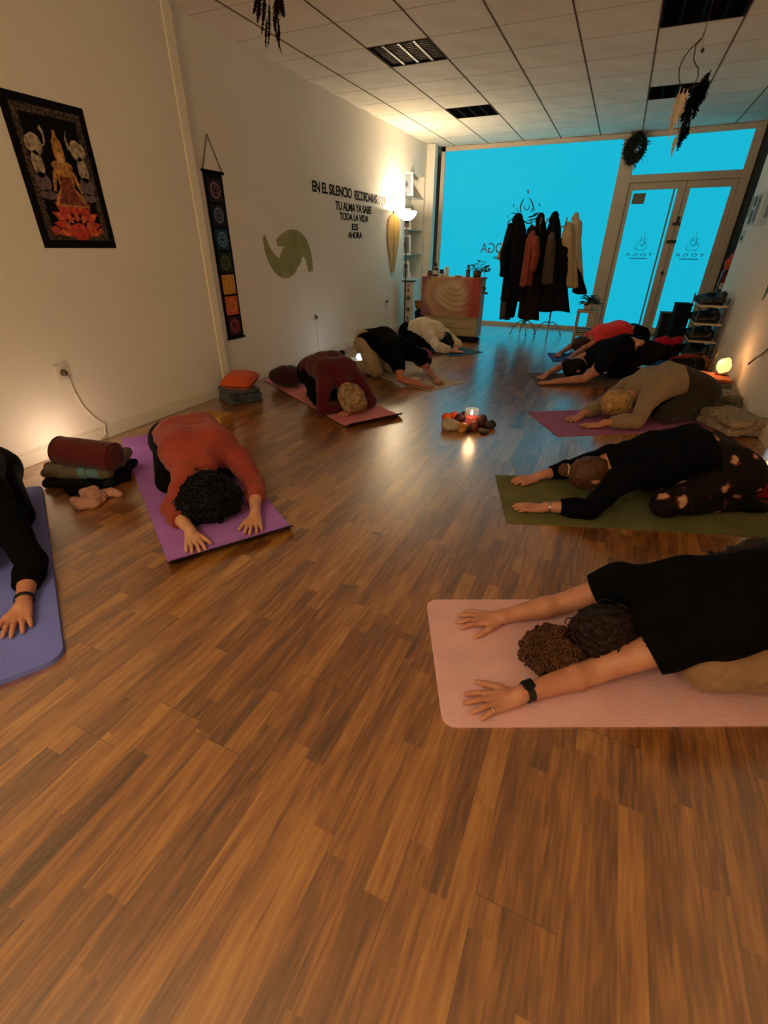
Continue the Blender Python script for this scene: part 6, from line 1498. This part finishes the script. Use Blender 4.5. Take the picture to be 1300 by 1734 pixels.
# shoe rack with shoes
RX0, RX1, RY0, RY1 = .97, 1.26, 7.02, 7.78
t = thing('shoe_rack', 'tall open shoe rack with pale shelves of black shoes against the right wall', 'shoe rack', ((RX0+RX1)/2, (RY0+RY1)/2, 0))
M_sh = mat('pale_shelf', srgb(206, 188, 160), .4, .05); M_rk = mat('rack_metal', srgb(92, 80, 70), .4, .1, metal=.5)
RZ = [.10, .30, .50, .70]
for z in RZ: mb = MB(); mb.box((RX0, RY0, z), (RX1, RY1, z+.02), .003); mb.build('shelf', M_sh, t)
for (a, b) in ((RX0+.01, RY0+.01), (RX1-.01, RY0+.01), (RX0+.01, RY1-.01), (RX1-.01, RY1-.01)): mb = MB(); mb.tube([(a, b, 0), (a, b, .80)], .009, 8); mb.build('post', M_rk, t, True)
M_shoe = mat('black_leather', (.010, .010, .011), .4, .2, 20); M_sole = mat('dark_sole', (.02, .018, .016), .7)
def shoe(label, c, m_, s=1.0, boot=0.):
    t = thing('shoe', label, 'shoe', c, 'dark shoes on the shoe rack'); c = np.array(c, float); f = Field(c+(-.2, -.1, -.02), c+(.2, .1, .14+boot), .008)
    f.chain([c+(.09, 0, .05), c+(-.02, 0, .04), c+(-.10, 0, .03)], [.040, .040, .032], .02); f.cone(c+(.085, 0, .05), c+(.09, 0, .085+boot), .038, .036, .02); f.plane((0, 0, c[2]+.012), (0, 0, -1)); f.build('upper', m_, t)
    mb = MB(); mb.obox(c+(-.01, 0, .007), (.25, .078, .013), 0, .005); mb.build('sole', M_sole, t)
names = ['lowest', 'second', 'third', 'top']; sd = ['nearest the salt lamp', 'beside the nearest pair', 'in the middle', 'towards the door', 'closest to the door']
for i, z in enumerate(RZ):
    for k in range(5): shoe('dark shoe on the %s shelf of the rack, %s' % (names[i], sd[k]), (1.10, RY0+.10+k*.14, z+.021), M_shoe, 1.0, .03 if (i+k) % 3 == 0 else 0)
# dark boxes and bags in front of the rack
t = thing('storage_box', 'tall black box standing beside the shoe rack', 'box', (.86, 7.62, 0)); mb = MB(); mb.obox((.87, 7.66, .33), (.17, .24, .66), .1, .01); mb.build('shell', fabric('black_canvas', (.012, .012, .013), .3), t); mb = MB(); mb.obox((.87, 7.66, .672), (.18, .25, .022), .1, .006); mb.build('lid', fabric('black_lid', (.014, .014, .015), .3), t)
t = thing('storage_box', 'dark grey box between the tall black box and the glass door', 'box', (.74, 8.05, 0)); mb = MB(); mb.obox((.76, 8.10, .25), (.16, .22, .50), .1, .01); mb.build('shell', fabric('charcoal_canvas', srgb(40, 36, 34), .3), t); mb = MB(); mb.obox((.76, 8.10, .512), (.17, .23, .022), .1, .006); mb.build('lid', fabric('charcoal_lid', srgb(44, 40, 38), .3), t)
t = thing('boot', 'black ankle boot standing before the glass door beside the dark grey box', 'boot', (.52, 8.35, 0)); f = Field((.3, 8.1, 0), (.8, 8.6, .36), .009); f.chain([(.54, 8.36, .28), (.54, 8.36, .08)], [.05, .055], .01); f.chain([(.54, 8.36, .05), (.46, 8.28, .045)], [.055, .04], .03); f.plane((0, 0, .012), (0, 0, -1)); f.plane((0, 0, .27), (0, 0, 1)); f.build('upper', M_shoe, t); mb = MB(); mb.obox((.505, 8.325, .007), (.22, .09, .013), .72, .004); mb.build('sole', M_sole, t)
f = Field((.95, 6.95, .7), (1.3, 7.85, 1.0), .010); f.chain([(1.08, 7.15, .765), (1.10, 7.35, .785), (1.12, 7.6, .77)], [.04, .05, .04], .02); f.wrinkle(wav(97, (8, 14), .012)); f.plane((0, 0, .7215), (0, 0, -1))
tag(f.build('cap', fabric('black_cap', (.010, .010, .011), .4)), 'crumpled black cap lying on top of the shoe rack', 'cap')
